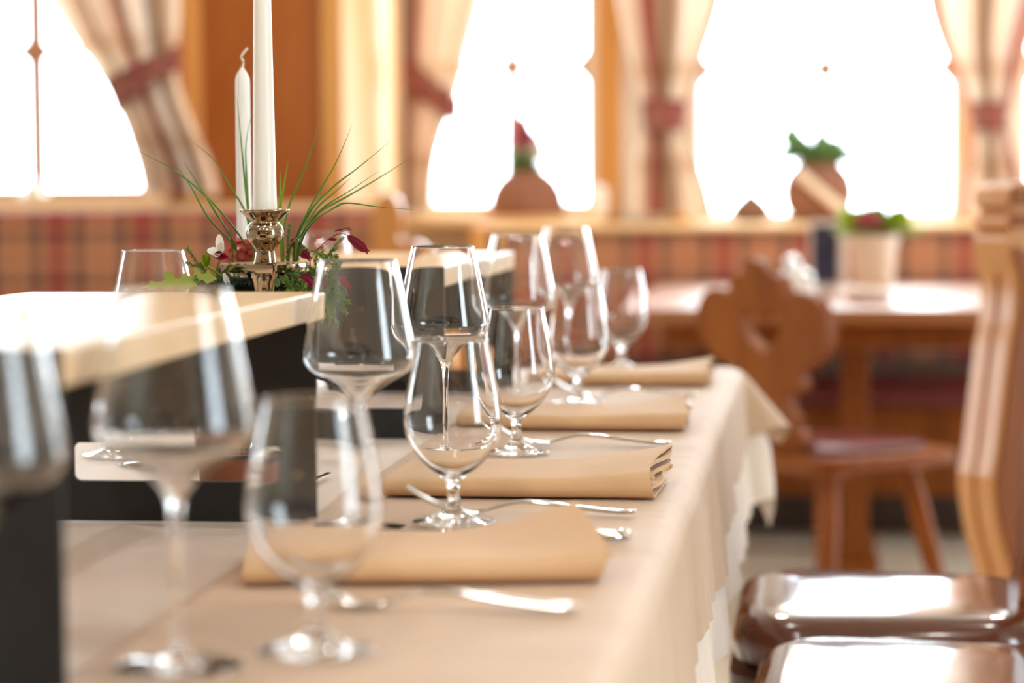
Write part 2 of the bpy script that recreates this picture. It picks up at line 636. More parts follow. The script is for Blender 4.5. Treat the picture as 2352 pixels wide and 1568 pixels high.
# casing between the second and third window and right of the third
for i, (x0, x1) in enumerate([(-0.692, -0.615), (0.478, 0.53), (-0.45, -0.398)]):
    mb = MB().box(x0, x1, 7.825, 7.85, 0.9, 2.25)
    struct(mb.build('trim_%d' % (i + 4), M['spruce_light'], smooth=False, bevel=0.006))


def star(mb, x, y, z, s, d=0.006):
    """four-pointed wooden ornament on a glazing bar"""
    pts = []
    for q in range(8):
        r = s if q % 2 == 0 else s * 0.66
        pts.append((x + r * math.cos(q * PI / 4), z + r * math.sin(q * PI / 4)))
    mb.prism(pts, lambda u, v, t: (u, t, v), y - d, y + d)


def window(n, W, y0, y1, bars_x, z_bar, bar_w, axis='x', fr=0.045, star_s=0.050):
    root = bpy.data.objects.new('window_%d' % n, None)
    COL.objects.link(root)
    struct(root)
    a, b, z0, z1 = W
    ym = (y0 + y1) / 2

    def put(mb, *r):
        if axis == 'x':
            mb.box(*r)
        else:
            mb.box(r[2], r[3], r[0], r[1], r[4], r[5])
    f = MB()
    put(f, a - fr, a, ym - 0.03, ym + 0.03, z0 - fr, z1 + fr)
    put(f, b, b + fr, ym - 0.03, ym + 0.03, z0 - fr, z1 + fr)
    put(f, a, b, ym - 0.03, ym + 0.03, z0 - fr, z0)
    put(f, a, b, ym - 0.03, ym + 0.03, z1, z1 + fr)
    f.build('window_frame', M['spruce_light'], root, smooth=False)
    p = MB()
    put(p, a, b, ym + 0.004, ym + 0.010, z0, z1)
    p.build('pane', M['pane'], root, smooth=False)
    if axis == 'x':
        g = MB()
        for x in bars_x:
            g.box(x - bar_w / 2, x + bar_w / 2, ym - 0.012, ym + 0.002, z0, z1)
        g.box(a, b, ym - 0.012, ym + 0.002, z_bar - 0.011, z_bar + 0.011)
        g.build('glazing_bar', M['iron'], root, smooth=False)
        for x in [a + 0.004, b - 0.004] + bars_x:
            sm = MB()
            star(sm, x, ym - 0.018, z_bar, star_s)
            sm.build('star_ornament', M['iron'], root, smooth=False)
    return root


def sill(n, x0, x1, y0, y1, z):
    return struct(MB().box(x0, x1, y0, y1, z - 0.03, z).build('trim_%d' % n, M['spruce_pale'], smooth=False, bevel=0.006))


window(1, W1, 6.99, 7.11, [-2.305], 1.458, 0.050, star_s=0.058)
window(2, W2, 7.89, 8.01, [-0.98], 1.440, 0.043, star_s=0.052)
window(3, W3, 7.89, 8.01, [0.041], 1.422, 0.020)
window(4, W4, 7.89, 8.01, [1.1], 1.422, 0.020)
window(5, W5, 3.04, 3.16, [], 1.4, 0.01, 'y')
window(6, W6_added, 3.04, 3.16, [], 1.4, 0.01, 'y')  # added opening in the right wall, for floor light
window(7, W7_added, -4.16, -4.04, [], 1.4, 0.01, 'y')  # added opening in the left wall, for the post's sheen
sill(7, -3.1, -1.88, 6.80, 6.99, 1.03)
sill(8, -1.30, -0.66, 7.70, 7.91, 0.952)
sill(9, -0.46, 0.54, 7.70, 7.91, 0.93)
sill(10, 0.62, 1.62, 7.70, 7.91, 0.93)


# ------------------------------------------------------------------ curtains
def curtain(label, yc, zs, L, R, mat, folds, amp, tie_pts, seed):
    """zs/L/R: tables of left and right edges against height; tie_pts: 4 corners of the tieback band"""
    zb, zt = zs[0], zs[-1]
    xm = (interp(list(zip(zs, L)), zb) + interp(list(zip(zs, R)), zb)) / 2
    root = thing('curtain', label, 'curtain', (xm, yc, zb), 0, 'striped curtains at the windows')
    TL, TR = list(zip(zs, L)), list(zip(zs, R))
    tz = sum(p[1] for p in tie_pts) / len(tie_pts)
    rnd = random.Random(seed)
    ph = [rnd.uniform(0, 6.28) for _ in range(4)]

    def fn(u, v):
        z = zb + (zt - zb) * v
        l, r = smooth_interp(TL, z), smooth_interp(TR, z)
        near = math.exp(-((z - tz) / 0.10) ** 2)
        a = amp * (1 - 0.55 * near)
        w = math.sin(2 * PI * folds * u + ph[0] + 0.6 * math.sin(3 * z + ph[1])) + 0.35 * math.sin(2 * PI * folds * 2.3 * u + ph[2])
        return (l + (r - l) * u - xm, a * w - 0.01, z - zb)
    mb = MB()
    mb.grid(fn, 90, 60, uv=True)
    mb.build('fabric', mat, root, angle=180, recalc=False)
    rl, rr_ = L[-1] - 0.06 - xm, R[-1] + 0.06 - xm
    MB().tube([(rl, 0, zt - zb - 0.012), (rr_, 0, zt - zb - 0.012)], 0.012, 12).build('curtain_rod', M['chair_wood'], root)
    # tieback: a band wrapped round the gathered cloth
    (x0, za), (x1, zb2), (x2, zc), (x3, zd) = tie_pts   # left-top, right-top, right-bottom, left-bottom
    band = MB()
    n = 28

    def bf(u, v):
        w = 2 * PI * u
        t = 0.5 - 0.5 * math.cos(w)           # 0 left .. 1 right .. 0
        xt, ztp = x0 + (x1 - x0) * t, za + (zb2 - za) * t
        xb, zbt = x3 + (x2 - x3) * t, zd + (zc - zd) * t
        yy = -math.sin(w) * (amp * 1.25 + 0.012)
        return (xt + (xb - xt) * (1 - v) - xm, yy, ztp + (zbt - ztp) * (1 - v) - zb)
    band.grid(bf, n, 6)
    band.build('tieback', M['tie'], root, angle=180, recalc=False)
    return root


curtain('striped curtain beside the leftmost window, tied back high towards the wood panelling', 6.71,
        [1.03, 1.15, 1.26, 1.335, 1.40, 1.46, 1.583, 2.44], [-1.890, -1.918, -1.956, -1.992, -2.03, -2.082, -2.163, -2.47],
        [-1.67, -1.706, -1.761, -1.785, -1.79, -1.78, -1.776, -1.78], M['curt'][0], 5, 0.028,
        [(-2.000, 1.352), (-1.772, 1.455), (-1.775, 1.385), (-1.966, 1.262)], 1)
curtain('narrow striped curtain on the left of the window with the dome-shaped pot', 7.66,
        [0.972, 1.09, 1.227, 1.324, 1.40, 1.502, 1.64, 2.44], [-1.295, -1.301, -1.300, -1.298, -1.298, -1.299, -1.298, -1.30],
        [-1.206, -1.200, -1.165, -1.122, -1.098, -1.078, -1.031, -0.93], M['curt'][1], 3, 0.022,
        [(-1.304, 1.48), (-1.112, 1.325), (-1.118, 1.24), (-1.304, 1.37)], 2)
curtain('striped curtain gathered between the two right-hand windows, tied with a red band', 7.66,
        [0.957, 1.144, 1.217, 1.304, 1.372, 1.486, 1.632, 2.44], [-0.574, -0.556, -0.536, -0.537, -0.549, -0.582, -0.616, -0.69],
        [-0.300, -0.357, -0.405, -0.390, -0.363, -0.325, -0.275, -0.17], M['curt'][2], 5, 0.026,
        [(-0.54, 1.32), (-0.384, 1.315), (-0.396, 1.225), (-0.535, 1.215)], 3)
curtain('striped curtain at the right edge beyond the carved post, tied with a red band', 7.66,
        [0.949, 1.118, 1.226, 1.28, 1.361, 1.482, 1.617, 2.44], [0.436, 0.478, 0.495, 0.485, 0.442, 0.387, 0.346, 0.27],
        [0.675, 0.635, 0.598, 0.600, 0.636, 0.664, 0.722, 0.82], M['curt'][3], 5, 0.026,
        [(0.482, 1.30), (0.61, 1.30), (0.604, 1.215), (0.488, 1.21)], 4)


# ------------------------------------------------------------------ benches
def rounded_back(x0, x1, y0, y1, z0, z1, r=0.025):
    pts = []
    for a in range(0, 91, 15):
        pts.append((y0 + r - r * math.cos(math.radians(a)), z1 - r + r * math.sin(math.radians(a))))
    pts += [(y1, z1), (y1, z0), (y0, z0)]
    return MB().prism(pts, lambda u, v, t: (t, u, v), x0, x1)


b = thing('upholstered_bench', 'red tartan bench along the panelled wall under the leftmost window', 'bench', (-2.5, 6.75, 0))
o = rounded_back(-1.45, 1.345, -0.25, -0.06, 0.50, 0.985).build('backrest', M['plaid_a'], b, angle=50)
o = MB().box(-1.45, 1.345, -0.06, 0.03, 0.0, 1.005).build('back_panel', M['spruce_pale'], b, smooth=False, bevel=0.006)
MB().box(-1.45, 1.345, -0.72, -0.06, 0.0, 0.42).build('base', M['table_wood'], b, smooth=False, bevel=0.008)
MB().box(-1.45, 1.345, -0.74, -0.25, 0.42, 0.50).build('seat_cushion', M['plaid_a'], b, bevel=0.025, seg=3)
# end panel with a round head, seen in front of the pier
prof = [(-0.055, 0)]
prof += [(-0.055, 0.80), (-0.045, 0.86), (-0.045, 0.95), (-0.038, 0.99), (-0.022, 1.02), (0.0, 1.03), (0.02, 1.022), (0.034, 0.995), (0.038, 0.955), (0.030, 0.925), (0.035, 0.905), (0.075, 0.90), (0.105, 0.88), (0.12, 0.84), (0.125, 0.78), (0.125, 0)]
MB().prism(smooth_poly([(p[0], p[1]) for p in prof[1:-1]], 3) and [tuple(p) for p in [(-0.055, 0)] + [tuple(q) for q in smooth_poly(prof[1:-1], 3)] + [(0.125, 0)]],
           lambda u, v, t: (1.365 + u, t, v), -0.32, -0.27).build('end_panel', M['post_wood'], b, angle=35, bevel=0.004)

b = thing('upholstered_bench', 'rust tartan bench below the right-hand windows, behind the wooden table', 'bench', (0.3, 7.6, 0))
rounded_back(-1.30, 1.3, -0.10, 0.08, 0.50, 0.905).build('backrest', M['plaid_b'], b, angle=50)
MB().box(-1.32, 1.3, -0.11, 0.10, 0.905, 0.928).build('top_rail', M['spruce_pale'], b, smooth=False, bevel=0.008)
MB().box(-1.30, 1.3, -0.50, 0.08, 0.14, 0.40).build('base', M['chair_wood'], b, smooth=False, bevel=0.008)
MB().box(-1.30, 1.3, -0.25, 0.08, 0.0, 0.14).build('shaded_plinth', M['dark_wood'], b, smooth=False)  # dark colour stands in for the shadow in the toe-kick recess
MB().box(-1.30, 1.3, -0.56, -0.10, 0.40, 0.47).build('seat_cushion', M['red_leather'], b, bevel=0.025, seg=3)
prof2 = [(-0.62, 0), (-0.62, 0.42), (-0.60, 0.52), (-0.50, 0.58), (-0.30, 0.62), (-0.16, 0.72), (-0.13, 0.86), (-0.12, 0.93), (0.09, 0.93), (0.09, 0)]
MB().prism(prof2, lambda u, v, t: (t, u, v), -1.36, -1.305).build('end_panel', M['spruce_light'], b, bevel=0.004)

# ------------------------------------------------------------------ background table
t = thing('dining_table', 'varnished wooden table behind the heart-back chair, in front of the tartan bench', 'table', (0.1, 6.62, 0))
ring = []
for sx, sy, a0 in ((1, 1, 0), (-1, 1, 90), (-1, -1, 180), (1, -1, 270)):
    for k in range(7):
        a = math.radians(a0 + k * 15)
        ring.append((sx * (0.56 - 0.08) + 0.08 * math.cos(a), sy * (0.83 - 0.08) + 0.08 * math.sin(a)))
MB().prism(ring, lambda u, v, t_: (u, v, t_), 0.715, 0.75).build('tabletop', M['table_wood'], t, angle=30, bevel=0.006)
MB().box(-0.46, 0.46, -0.70, 0.70, 0.65, 0.715).build('apron', M['chair_wood'], t, smooth=False, bevel=0.004)
for sy in (-0.10, 0.30):
    MB().box(-0.02, 0.05, sy - 0.045, sy + 0.045, 0.05, 0.65).build('leg', M['chair_wood'], t, smooth=False, bevel=0.006)
    MB().box(-0.05, 0.08, sy - 0.06, sy + 0.06, 0.0, 0.05).build('foot', M['chair_wood'], t, smooth=False, bevel=0.008)
MB().box(0.0, 0.03, -0.06, 0.26, 0.20, 0.30).build('stretcher', M['chair_wood'], t, smooth=False, bevel=0.004)


# ------------------------------------------------------------------ carved chairs
def board_outline():
    half = [(0.062, 0.0), (0.085, 0.012), (0.100, 0.035), (0.092, 0.060), (0.072, 0.070), (0.076, 0.090), (0.062, 0.108), (0.058, 0.130),
            (0.066, 0.148), (0.098, 0.150), (0.112, 0.168), (0.106, 0.190), (0.128, 0.205), (0.165, 0.225), (0.196, 0.262), (0.205, 0.305),
            (0.190, 0.345), (0.158, 0.370), (0.120, 0.375), (0.098, 0.366), (0.082, 0.385), (0.074, 0.408), (0.046, 0.410), (0.034, 0.425), (0.014, 0.440), (0.0, 0.444)]
    sm = [tuple(p) for p in smooth_poly(half, 3)]
    return sm + [(-u, v) for u, v in reversed(sm[:-1])]


def heart():
    pts = []
    for k in range(28):
        a = 2 * PI * k / 28
        x = 16 * math.sin(a) ** 3
        y = 13 * math.cos(a) - 5 * math.cos(2 * a) - 2 * math.cos(3 * a) - math.cos(4 * a)
        pts.append((x * 0.0040, 0.285 + y * 0.0037))
    return pts


def carved_chair(label, loc, rotz, padded):
    r = thing('carved_chair', label, 'chair', loc, rotz)
    wood = M['chair_wood']
    zs = 0.46 if not padded else 0.43

    def rr(hx, hy, rad, z, n=6, taper=0.0):
        out = []
        for sx, sy, a0 in ((1, 1, 0), (-1, 1, 90), (-1, -1, 180), (1, -1, 270)):
            for k in range(n + 1):
                a = math.radians(a0 + k * 90 / n)
                px = sx * (hx - rad) + rad * math.cos(a)
                py = sy * (hy - rad) + rad * math.sin(a)
                out.append(Vector((px * (1 + taper * py / hy), py, z)))
        return out
    seat = MB().loft([rr(0.205, 0.20, 0.06, zs - 0.036, taper=0.08), rr(0.215, 0.21, 0.065, zs - 0.028, taper=0.08), rr(0.215, 0.21, 0.065, zs - 0.006, taper=0.08), rr(0.207, 0.202, 0.06, zs, taper=0.08)])
    seat.build('seat', wood if not padded else M['dark_wood'], r, angle=50)
    if padded:
        R_ = [rr(0.200, 0.190, 0.055, zs, taper=0.08), rr(0.214, 0.204, 0.085, zs + 0.012, taper=0.08), rr(0.217, 0.207, 0.09, zs + 0.030, taper=0.08),
              rr(0.214, 0.204, 0.09, zs + 0.046, taper=0.08), rr(0.207, 0.197, 0.086, zs + 0.058, taper=0.08), rr(0.194, 0.184, 0.08, zs + 0.066, taper=0.08), rr(0.175, 0.168, 0.055, zs + 0.0695, taper=0.08), rr(0.10, 0.095, 0.045, zs + 0.0715), rr(0.04, 0.04, 0.03, zs + 0.072)]
        MB().loft(R_).build('seat_cushion', M['leather'], r, angle=180)
    else:
        R_ = [rr(0.17, 0.16, 0.05, zs), rr(0.178, 0.166, 0.055, zs + 0.008), rr(0.165, 0.155, 0.05, zs + 0.016), rr(0.08, 0.08, 0.04, zs + 0.018)]
        MB().loft(R_).build('seat_pad', M['red_leather'], r, angle=180)
    # back board, leaning slightly backwards
    lean = 0.14
    y0 = -0.166 if padded else -0.152

    def fn(u, v, t_):
        return (u, y0 + t_ - v * lean, zs - 0.012 + v * 0.985)
    MB().prism(board_outline(), fn, -0.017, 0.017, hole=heart()).build('backrest', wood, r, angle=35, bevel=0.004)
    for sx in (-1, 1):
        for sy in (-1, 1):
            top = Vector((sx * 0.125, sy * 0.12, zs - 0.03))
            bot = Vector((sx * 0.205, sy * 0.20 - (0.02 if sy < 0 else 0), 0.0))
            pts = [bot.lerp(top, k / 8) for k in range(9)]
            rad = [0.013, 0.015, 0.018, 0.021, 0.024, 0.026, 0.026, 0.023, 0.018]
            MB().tube(pts, rad, 10).build('leg', wood, r)
    for sy in (-1, 1):
        MB().box(-0.16, 0.16, sy * 0.12 - 0.03, sy * 0.12 + 0.03, zs - 0.055, zs - 0.03).build('seat_batten', wood, r, smooth=False, bevel=0.004)
    return r


carved_chair('wooden chair with a crown-shaped back board and heart cut-out, facing the varnished table', (0.035, 5.46, 0), math.radians(-45), False)
carved_chair('dark leather padded chair farther from the camera, drawn up to the clothed table', (0.105, 3.24, 0), math.radians(90), True)
carved_chair('dark leather padded chair in the lower right corner, nearest the camera', (0.138, 2.72, 0), math.radians(88), True)
carved_chair('wooden chair with an oxblood seat pad, half hidden behind the carved post', (0.90, 6.05, 0), math.radians(75), False)

# ------------------------------------------------------------------ carved bench end (post) on the right
p = thing('carved_bench_end', 'tall honey-coloured wooden partition post with a carved knob at the right edge', 'partition', (0.358, 4.65, 0), math.radians(-45))
edge = [(-0.010, 0.02), (-0.014, 0.20), (-0.029, 0.31), (-0.049, 0.36), (-0.067, 0.415), (-0.079, 0.49), (-0.066, 0.55), (-0.037, 0.725), (-0.019, 0.80), (-0.016, 0.868), (-0.030, 0.90), (-0.038, 0.935), (-0.035, 0.952),
        (-0.022, 0.957), (-0.031, 0.962), (-0.036, 0.974), (-0.032, 0.986), (-0.020, 0.991), (-0.019, 0.997), (-0.031, 1.003), (-0.036, 1.018), (-0.027, 1.035), (-0.006, 1.046), (0.05, 1.048), (0.10, 1.04), (0.15, 1.01), (0.20, 0.95), (0.30, 0.86), (0.42, 0.80), (0.48, 0.76)]
T = 0.041
sm = [(-0.010, 0.0)] + [tuple(q) for q in smooth_poly(edge, 4)] + [(0.48, 0.0)]
MB().prism(sm, lambda u, v, t_: (t_, u, v), -T, -0.006).build('side_board', M['post_wood'], p, angle=35, bevel=0.006, seg=3)
MB().prism(sm, lambda u, v, t_: (t_, u, v), 0.006, T).build('side_board', M['post_wood'], p, angle=35, bevel=0.006, seg=3)
sm2 = [(u + (0.010 if v < 0.875 else 0.0005) if u < 0.2 else u, v - (0.001 if v > 0.9 else 0)) for u, v in sm]
MB().prism(sm2, lambda u, v, t_: (t_, u, v), -0.0062, 0.0062).build('core_board', M['post_wood'], p, angle=35)
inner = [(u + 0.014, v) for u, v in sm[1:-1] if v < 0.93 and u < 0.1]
MB().prism([(0.0, 0.05)] + inner + [(0.42, inner[-1][1] - 0.12), (0.42, 0.05)], lambda u, v, t_: (t_, u, v), T, T + 0.005).build('side_shade_panel', M['chair_wood'], p, angle=35, bevel=0.002)  # darker wood puts the shade of the broad face into colour
for z0, z1 in ((0.963, 0.987), (1.004, 1.036)):
    MB().box(T, T + 0.006, -0.028, 0.13, z0, z1).build('carved_band', M['chair_wood'], p, bevel=0.004, seg=3)

# ------------------------------------------------------------------ the laid table
TX0, TX1, TY0, TY1 = -1.0, -0.142, -0.3, 3.93
t = thing('long_dining_table', 'long dining table hidden under the beige cloths', 'table', (-0.57, 1.8, 0))
MB().box(TX0 + 0.57, TX1 + 0.57, TY0 - 1.8, TY1 - 1.8, 0.71, 0.742).build('tabletop', M['table_wood'], t, smooth=False, bevel=0.004)
for sx in (-0.36, 0.36):
    for sy in (-1.9, 0.0, 1.95):
        MB().box(sx - 0.035, sx + 0.035, sy - 0.035, sy + 0.035, 0, 0.71).build('leg', M['table_wood'], t, smooth=False, bevel=0.006)


def drape(u0, u1, v0, v1, ztop, seed, amp, wrinkle, off, hem=None, corner=0.10, cdrop=0.16, nu=110, nv=520, rad=0.022, dense_from=-0.25):
    """a cloth rectangle laid on the table: flat over the top, hanging with folds past the edges"""
    tx0, tx1, ty0, ty1 = TX0, TX1, TY0, TY1
    # non-uniform sampling across: dense near the right-hand edge
    us = [u0 + (dense_from - u0) * i / 40 for i in range(40)] + [dense_from + (u1 - dense_from) * i / (nu - 40) for i in range(nu - 40 + 1)]
    vs_ = [v0 + (v1 - v0) * j / nv for j in range(nv + 1)]
    verts = []
    for v in vs_:
        for u in us:
            uu = u
            if hem and u > tx1:
                uu = tx1 + (u - tx1) * hem(v)
            cx, cy_ = min(max(uu, tx0), tx1), min(max(v, ty0), ty1)
            dx, dy = uu - cx, v - cy_
            d = math.hypot(dx, dy)
            if d < 1e-9:
                z = ztop + wrinkle(uu, v)
                verts.append((uu, v, z))
                continue
            nx, ny = dx / d, dy / d
            a = d / rad
            if a < PI / 2:
                out, down = rad * math.sin(a), rad * (1 - math.cos(a))
            else:
                out, down = rad, rad + (d - rad * PI / 2)
            h = min(1.0, down / 0.22)
            par = cy_ + cx * 1.0
            s = math.sin(par * 17 + seed) + 0.7 * math.sin(par * 31 + seed * 2.1 + 1.5 * math.sin(par * 5)) + 0.5 * math.sin(par * 53 + seed * 0.7)
            s += 0.8 * noise.noise(Vector((par * 9, seed, down * 3))) + 0.35 * math.sin(par * 97 + 3 * math.sin(par * 11))
            out += off + h * (0.010 + amp * (s + 1.6) * 0.5)
            cn = abs(2 * nx * ny)
            out += cn * corner * min(1.0, down / 0.15)
            down *= (1 - cdrop * cn)
            fade = max(0.0, 1 - d / 0.05)
            verts.append((cx + nx * out, cy_ + ny * out, ztop + wrinkle(cx, cy_) * fade - down))
    n = len(us)
    fs = [(j * n + i, j * n + i + 1, (j + 1) * n + i + 1, (j + 1) * n + i) for j in range(nv) for i in range(n - 1)]
    mb = MB()
    mb.add(verts, fs)
    return mb


def wr_under(u, v):
    z = 0.0008 * noise.noise(Vector((u * 6, v * 9, 0.3)))
    # pressed fold lines of the linen
    z += 0.0055 * math.exp(-((u + 0.592 - 0.05 * (v - 2.0)) / 0.007) ** 2) * max(0.0, min(1.0, (2.072 - v) / 0.03, (v - 1.45) / 0.1))
    z += 0.0035 * math.exp(-((v - 1.585 - 0.04 * u) / 0.016) ** 2) + 0.002 * math.exp(-((v - 1.80 - 0.10 * u) / 0.02) ** 2)
    return z


def wr_over(u, v):
    z = 0.0016 * (noise.noise(Vector((u * 5, v * 14, 4.3))) + 0.5 * noise.noise(Vector((u * 9, v * 40, 7.7))))
    return z * min(1.0, max(0.0, (u + 0.445) / 0.03)) if u < -0.415 else z


und = drape(TX0 - 0.235, TX1 + 0.235, TY0 - 0.2, TY1 + 0.235, 0.7455, 1.7, 0.011, wr_under, 0.0005, corner=0.055)
o = und.build('tablecloth', M['under_cloth'], angle=180, recalc=False)
tag(o, 'pale linen undercloth covering the whole long table, showing beside the black stands', 'tablecloth')
ov = drape(-0.442, TX1 + 0.15, TY0 - 0.2, TY1 + 0.16, 0.7495, 1.7, 0.011, wr_over, 0.0065,
           hem=lambda v: 0.95 + 0.10 * math.sin(v * 2.9 + 0.4) + 0.05 * math.sin(v * 7.3), corner=0.095, cdrop=0.30)
o = ov.build('table_runner', M['over_cloth'], angle=180, recalc=False)
tag(o, 'beige linen overcloth under the place settings, hanging over the right table edge', 'tablecloth')
ZT = 0.7512   # surface the settings stand on


# ------------------------------------------------------------------ glassware
def glass_parts(root, foot, stem, outer, wall_t):
    seg = 64
    inner = []
    n = len(outer)
    for i in range(n - 1, -1, -1):
        r, z = outer[i]
        t_ = wall_t + 0.0022 * max(0, 1 - i / (n * 0.35)) ** 2
        a = outer[max(i - 1, 0)]
        c = outer[min(i + 1, n - 1)]
        tx, tz = c[0] - a[0], c[1] - a[1]
        L = math.hypot(tx, tz) or 1
        rr, zz = r - t_ * tz / L, z + t_ * tx / L
        if rr > 0.0015:
            inner.append((rr, zz))
    inner = [q for q in inner]
    zb = inner[-1][1]
    inner.append((0.0, zb - 0.0005))
    top = outer[-1]
    rim = [(top[0] - wall_t * 0.15, top[1] + wall_t * 0.42), (top[0] - wall_t * 0.5, top[1] + wall_t * 0.6), (top[0] - wall_t * 0.85, top[1] + wall_t * 0.42)]
    MB().lathe(outer + rim + inner, seg).build('bowl', M['glass'], root, angle=180, recalc=False)
    MB().lathe(stem, seg).build('stem', M['glass'], root, angle=180, recalc=False)
    MB().lathe(foot, seg).build('foot', M['glass'], root, angle=180, recalc=False)


def mm(pts, n=4):
    return [(max(p[0], 0) / 1000, p[1] / 1000) for p in smooth_poly(pts, n)]


wine_foot = [(0, 0.0)] + [(r / 1000, 0.0) for r in (8, 16, 24, 32, 37)] + mm([(39.0, 0.5), (39.5, 1.1), (38.8, 1.7), (34, 2.3), (25, 3.2), (14, 4.8), (8, 7.2), (5.2, 11)], 4)
wine_stem = mm([(5.2, 11), (4.2, 18), (3.6, 30), (3.4, 55), (3.5, 80), (4.2, 94), (5.6, 102), (8.0, 108)], 4)
wine_bowl = mm([(8.0, 108), (13, 114.5), (21, 121.5), (30, 127), (39, 132), (44.5, 137), (48.0, 144), (48.6, 149), (47.5, 158), (45.2, 170), (41.6, 188), (38.0, 206), (34.4, 222), (32.6, 229.4)], 4)
water_foot = [(0, 0.0)] + [(r / 1000, 0.0) for r in (8, 16, 24, 30, 34)] + mm([(35.4, 0.5), (36.0, 1.2), (35.2, 1.9), (30, 3.0), (22, 5.0), (13, 8.5), (8, 12.5), (6.2, 17)], 4)
water_stem = mm([(6.2, 17), (5.4, 22), (5.2, 28), (5.8, 33), (8.0, 38)], 4)
water_bowl = mm([(8.0, 38), (13.5, 42.5), (22, 49), (30, 57.5), (36.5, 67), (40.8, 77), (42.6, 87), (42.2, 97), (40.2, 113), (37, 130), (33.4, 147), (31.2, 159.4)], 4)

wg = thing('wine_glass', 'tall wine glass standing third along the right-hand row, in sharp focus', 'wine glass', (-0.384, 2.505, ZT), 0, 'wine glasses')
glass_parts(wg, wine_foot, wine_stem, wine_bowl, 0.0011)
for (x, y, lab) in [(-0.382, 1.418, 'large blurred wine glass before the pale wooden shelf, left of the large goblet'),
                    (-0.383, 2.022, 'wine glass just right of the near shelf corner, behind the nearest napkin'),
                    (-0.380, 3.12, 'blurred wine glass behind the sharp third glass, before the far shelf end'),
                    (-0.378, 3.72, 'farthest blurred wine glass at the end of the right-hand row'),
                    (-0.458, 1.285, 'wine glass cut off by the left edge of the frame, the taller of two'),
                    (-0.700, 2.52, 'wine glass behind the near wooden shelf, left of the flower arrangement'),
                    (-0.724, 3.55, 'wine glass on the far side, half hidden behind the flower arrangement')]:
    dup(wg, (x, y, ZT if x > -0.44 else 0.7472), 0.3 * x, lab)
gl = thing('water_goblet', 'short-stemmed water goblet standing third along the table, right of the sharp wine glass', 'water goblet', (-0.322, 2.622, ZT), 0, 'water goblets')
glass_parts(gl, water_foot, water_stem, water_bowl, 0.0013)
for (x, y, lab) in [(-0.309, 1.476, 'large blurred water goblet in the foreground, in front of the nearest napkin'),
                    (-0.309, 2.065, 'water goblet in front of the sharp wine glass, a fork leaning behind its stem'),
                    (-0.312, 3.223, 'blurred water goblet fourth along the table, beyond the sharp one'),
                    (-0.302, 3.848, 'farthest small water goblet at the end of the clothed table'),
                    (-0.468, 1.185, 'water goblet cut off by the left edge of the frame, the lower of two'),
                    (-0.768, 2.60, 'water goblet on the far side, seen only through the slot of the black stand')]:
    dup(gl, (x, y, ZT if x > -0.44 else 0.7472), 0.5 * x, lab)


# ------------------------------------------------------------------ cutlery
def make_fork(label, loc, rotz):
    r = thing('fork', label, 'fork', loc, rotz, 'forks of the place settings')
    # local x runs from the handle end (0) towards the tines (0.2+)
    path = [(0.000, 0, 0.0045), (0.004, 0, 0.0042), (0.02, 0, 0.0042), (0.045, 0, 0.0062), (0.075, 0, 0.0095), (0.10, 0, 0.0118), (0.118, 0, 0.0118), (0.135, 0, 0.0088), (0.150, 0, 0.0048), (0.160, 0, 0.0030)]
    rad = [(0.004, 0.0012), (0.0078, 0.002), (0.0086, 0.0022), (0.0078, 0.0021), (0.0062, 0.002), (0.0046, 0.0019), (0.0036, 0.0018), (0.0034, 0.0018), (0.0048, 0.0016), (0.0085, 0.0013)]
    path = [(x * 0.88, y, z) for x, y, z in path]
    pp = smooth_poly(path, 4)
    rr = [tuple(v) for v in smooth_poly(rad, 4)]
    MB().tube(pp, [tuple(x) for x in rr], 14).build('handle', M['steel'], r)

    def zc(s):
        return 0.0030 - 0.0012 * math.sin(min(s, 1) * PI) + 0.0225 * s ** 1.9
    hp, hr = [], []
    for k in range(9):
        s = k / 8 * 0.42
        hp.append((0.139 + 0.066 * s, 0, zc(s)))
        hr.append((0.0085 + 0.0035 * min(1, s / 0.2), 0.0012))
    MB().tube(hp, hr, 14).build('head', M['steel'], r)
    for q in range(4):
        yy = -0.0096 + q * 0.0064
        tp, tr = [], []
        for k in range(9):
            s = 0.38 + 0.62 * k / 8
            tp.append((0.139 + 0.066 * s, yy * (1 - 0.06 * k / 8), zc(s)))
            tr.append((0.0021 - 0.0009 * (k / 8) ** 2, 0.0011))
        MB().tube(tp, tr, 8).build('tine', M['steel'], r)
    return r


def make_knife(label, loc, rotz):
    r = thing('table_knife', label, 'knife', loc, rotz, 'knives of the place settings')
    path = [(0.0, 0, 0.005), (0.004, 0, 0.005), (0.03, 0, 0.005), (0.07, 0, 0.0046), (0.10, 0, 0.0042), (0.108, 0, 0.004)]
    rad = [(0.005, 0.002), (0.0082, 0.0042), (0.0088, 0.0045), (0.0075, 0.004), (0.006, 0.0034), (0.0052, 0.003)]
    MB().tube(smooth_poly(path, 4), [tuple(v) for v in smooth_poly(rad, 4)], 14).build('handle', M['steel'], r)
    out = [(0.106, -0.005), (0.112, -0.0085), (0.15, -0.0105), (0.20, -0.0102), (0.218, -0.007), (0.226, 0.0), (0.224, 0.006), (0.20, 0.0075), (0.15, 0.0072), (0.112, 0.006), (0.106, 0.005)]
    MB().prism([tuple(q) for q in smooth_poly(out, 3, True)], lambda u, v, t_: (u, v, t_), 0.0030, 0.0050).build('blade', M['steel'], r, bevel=0.0006)
    return r


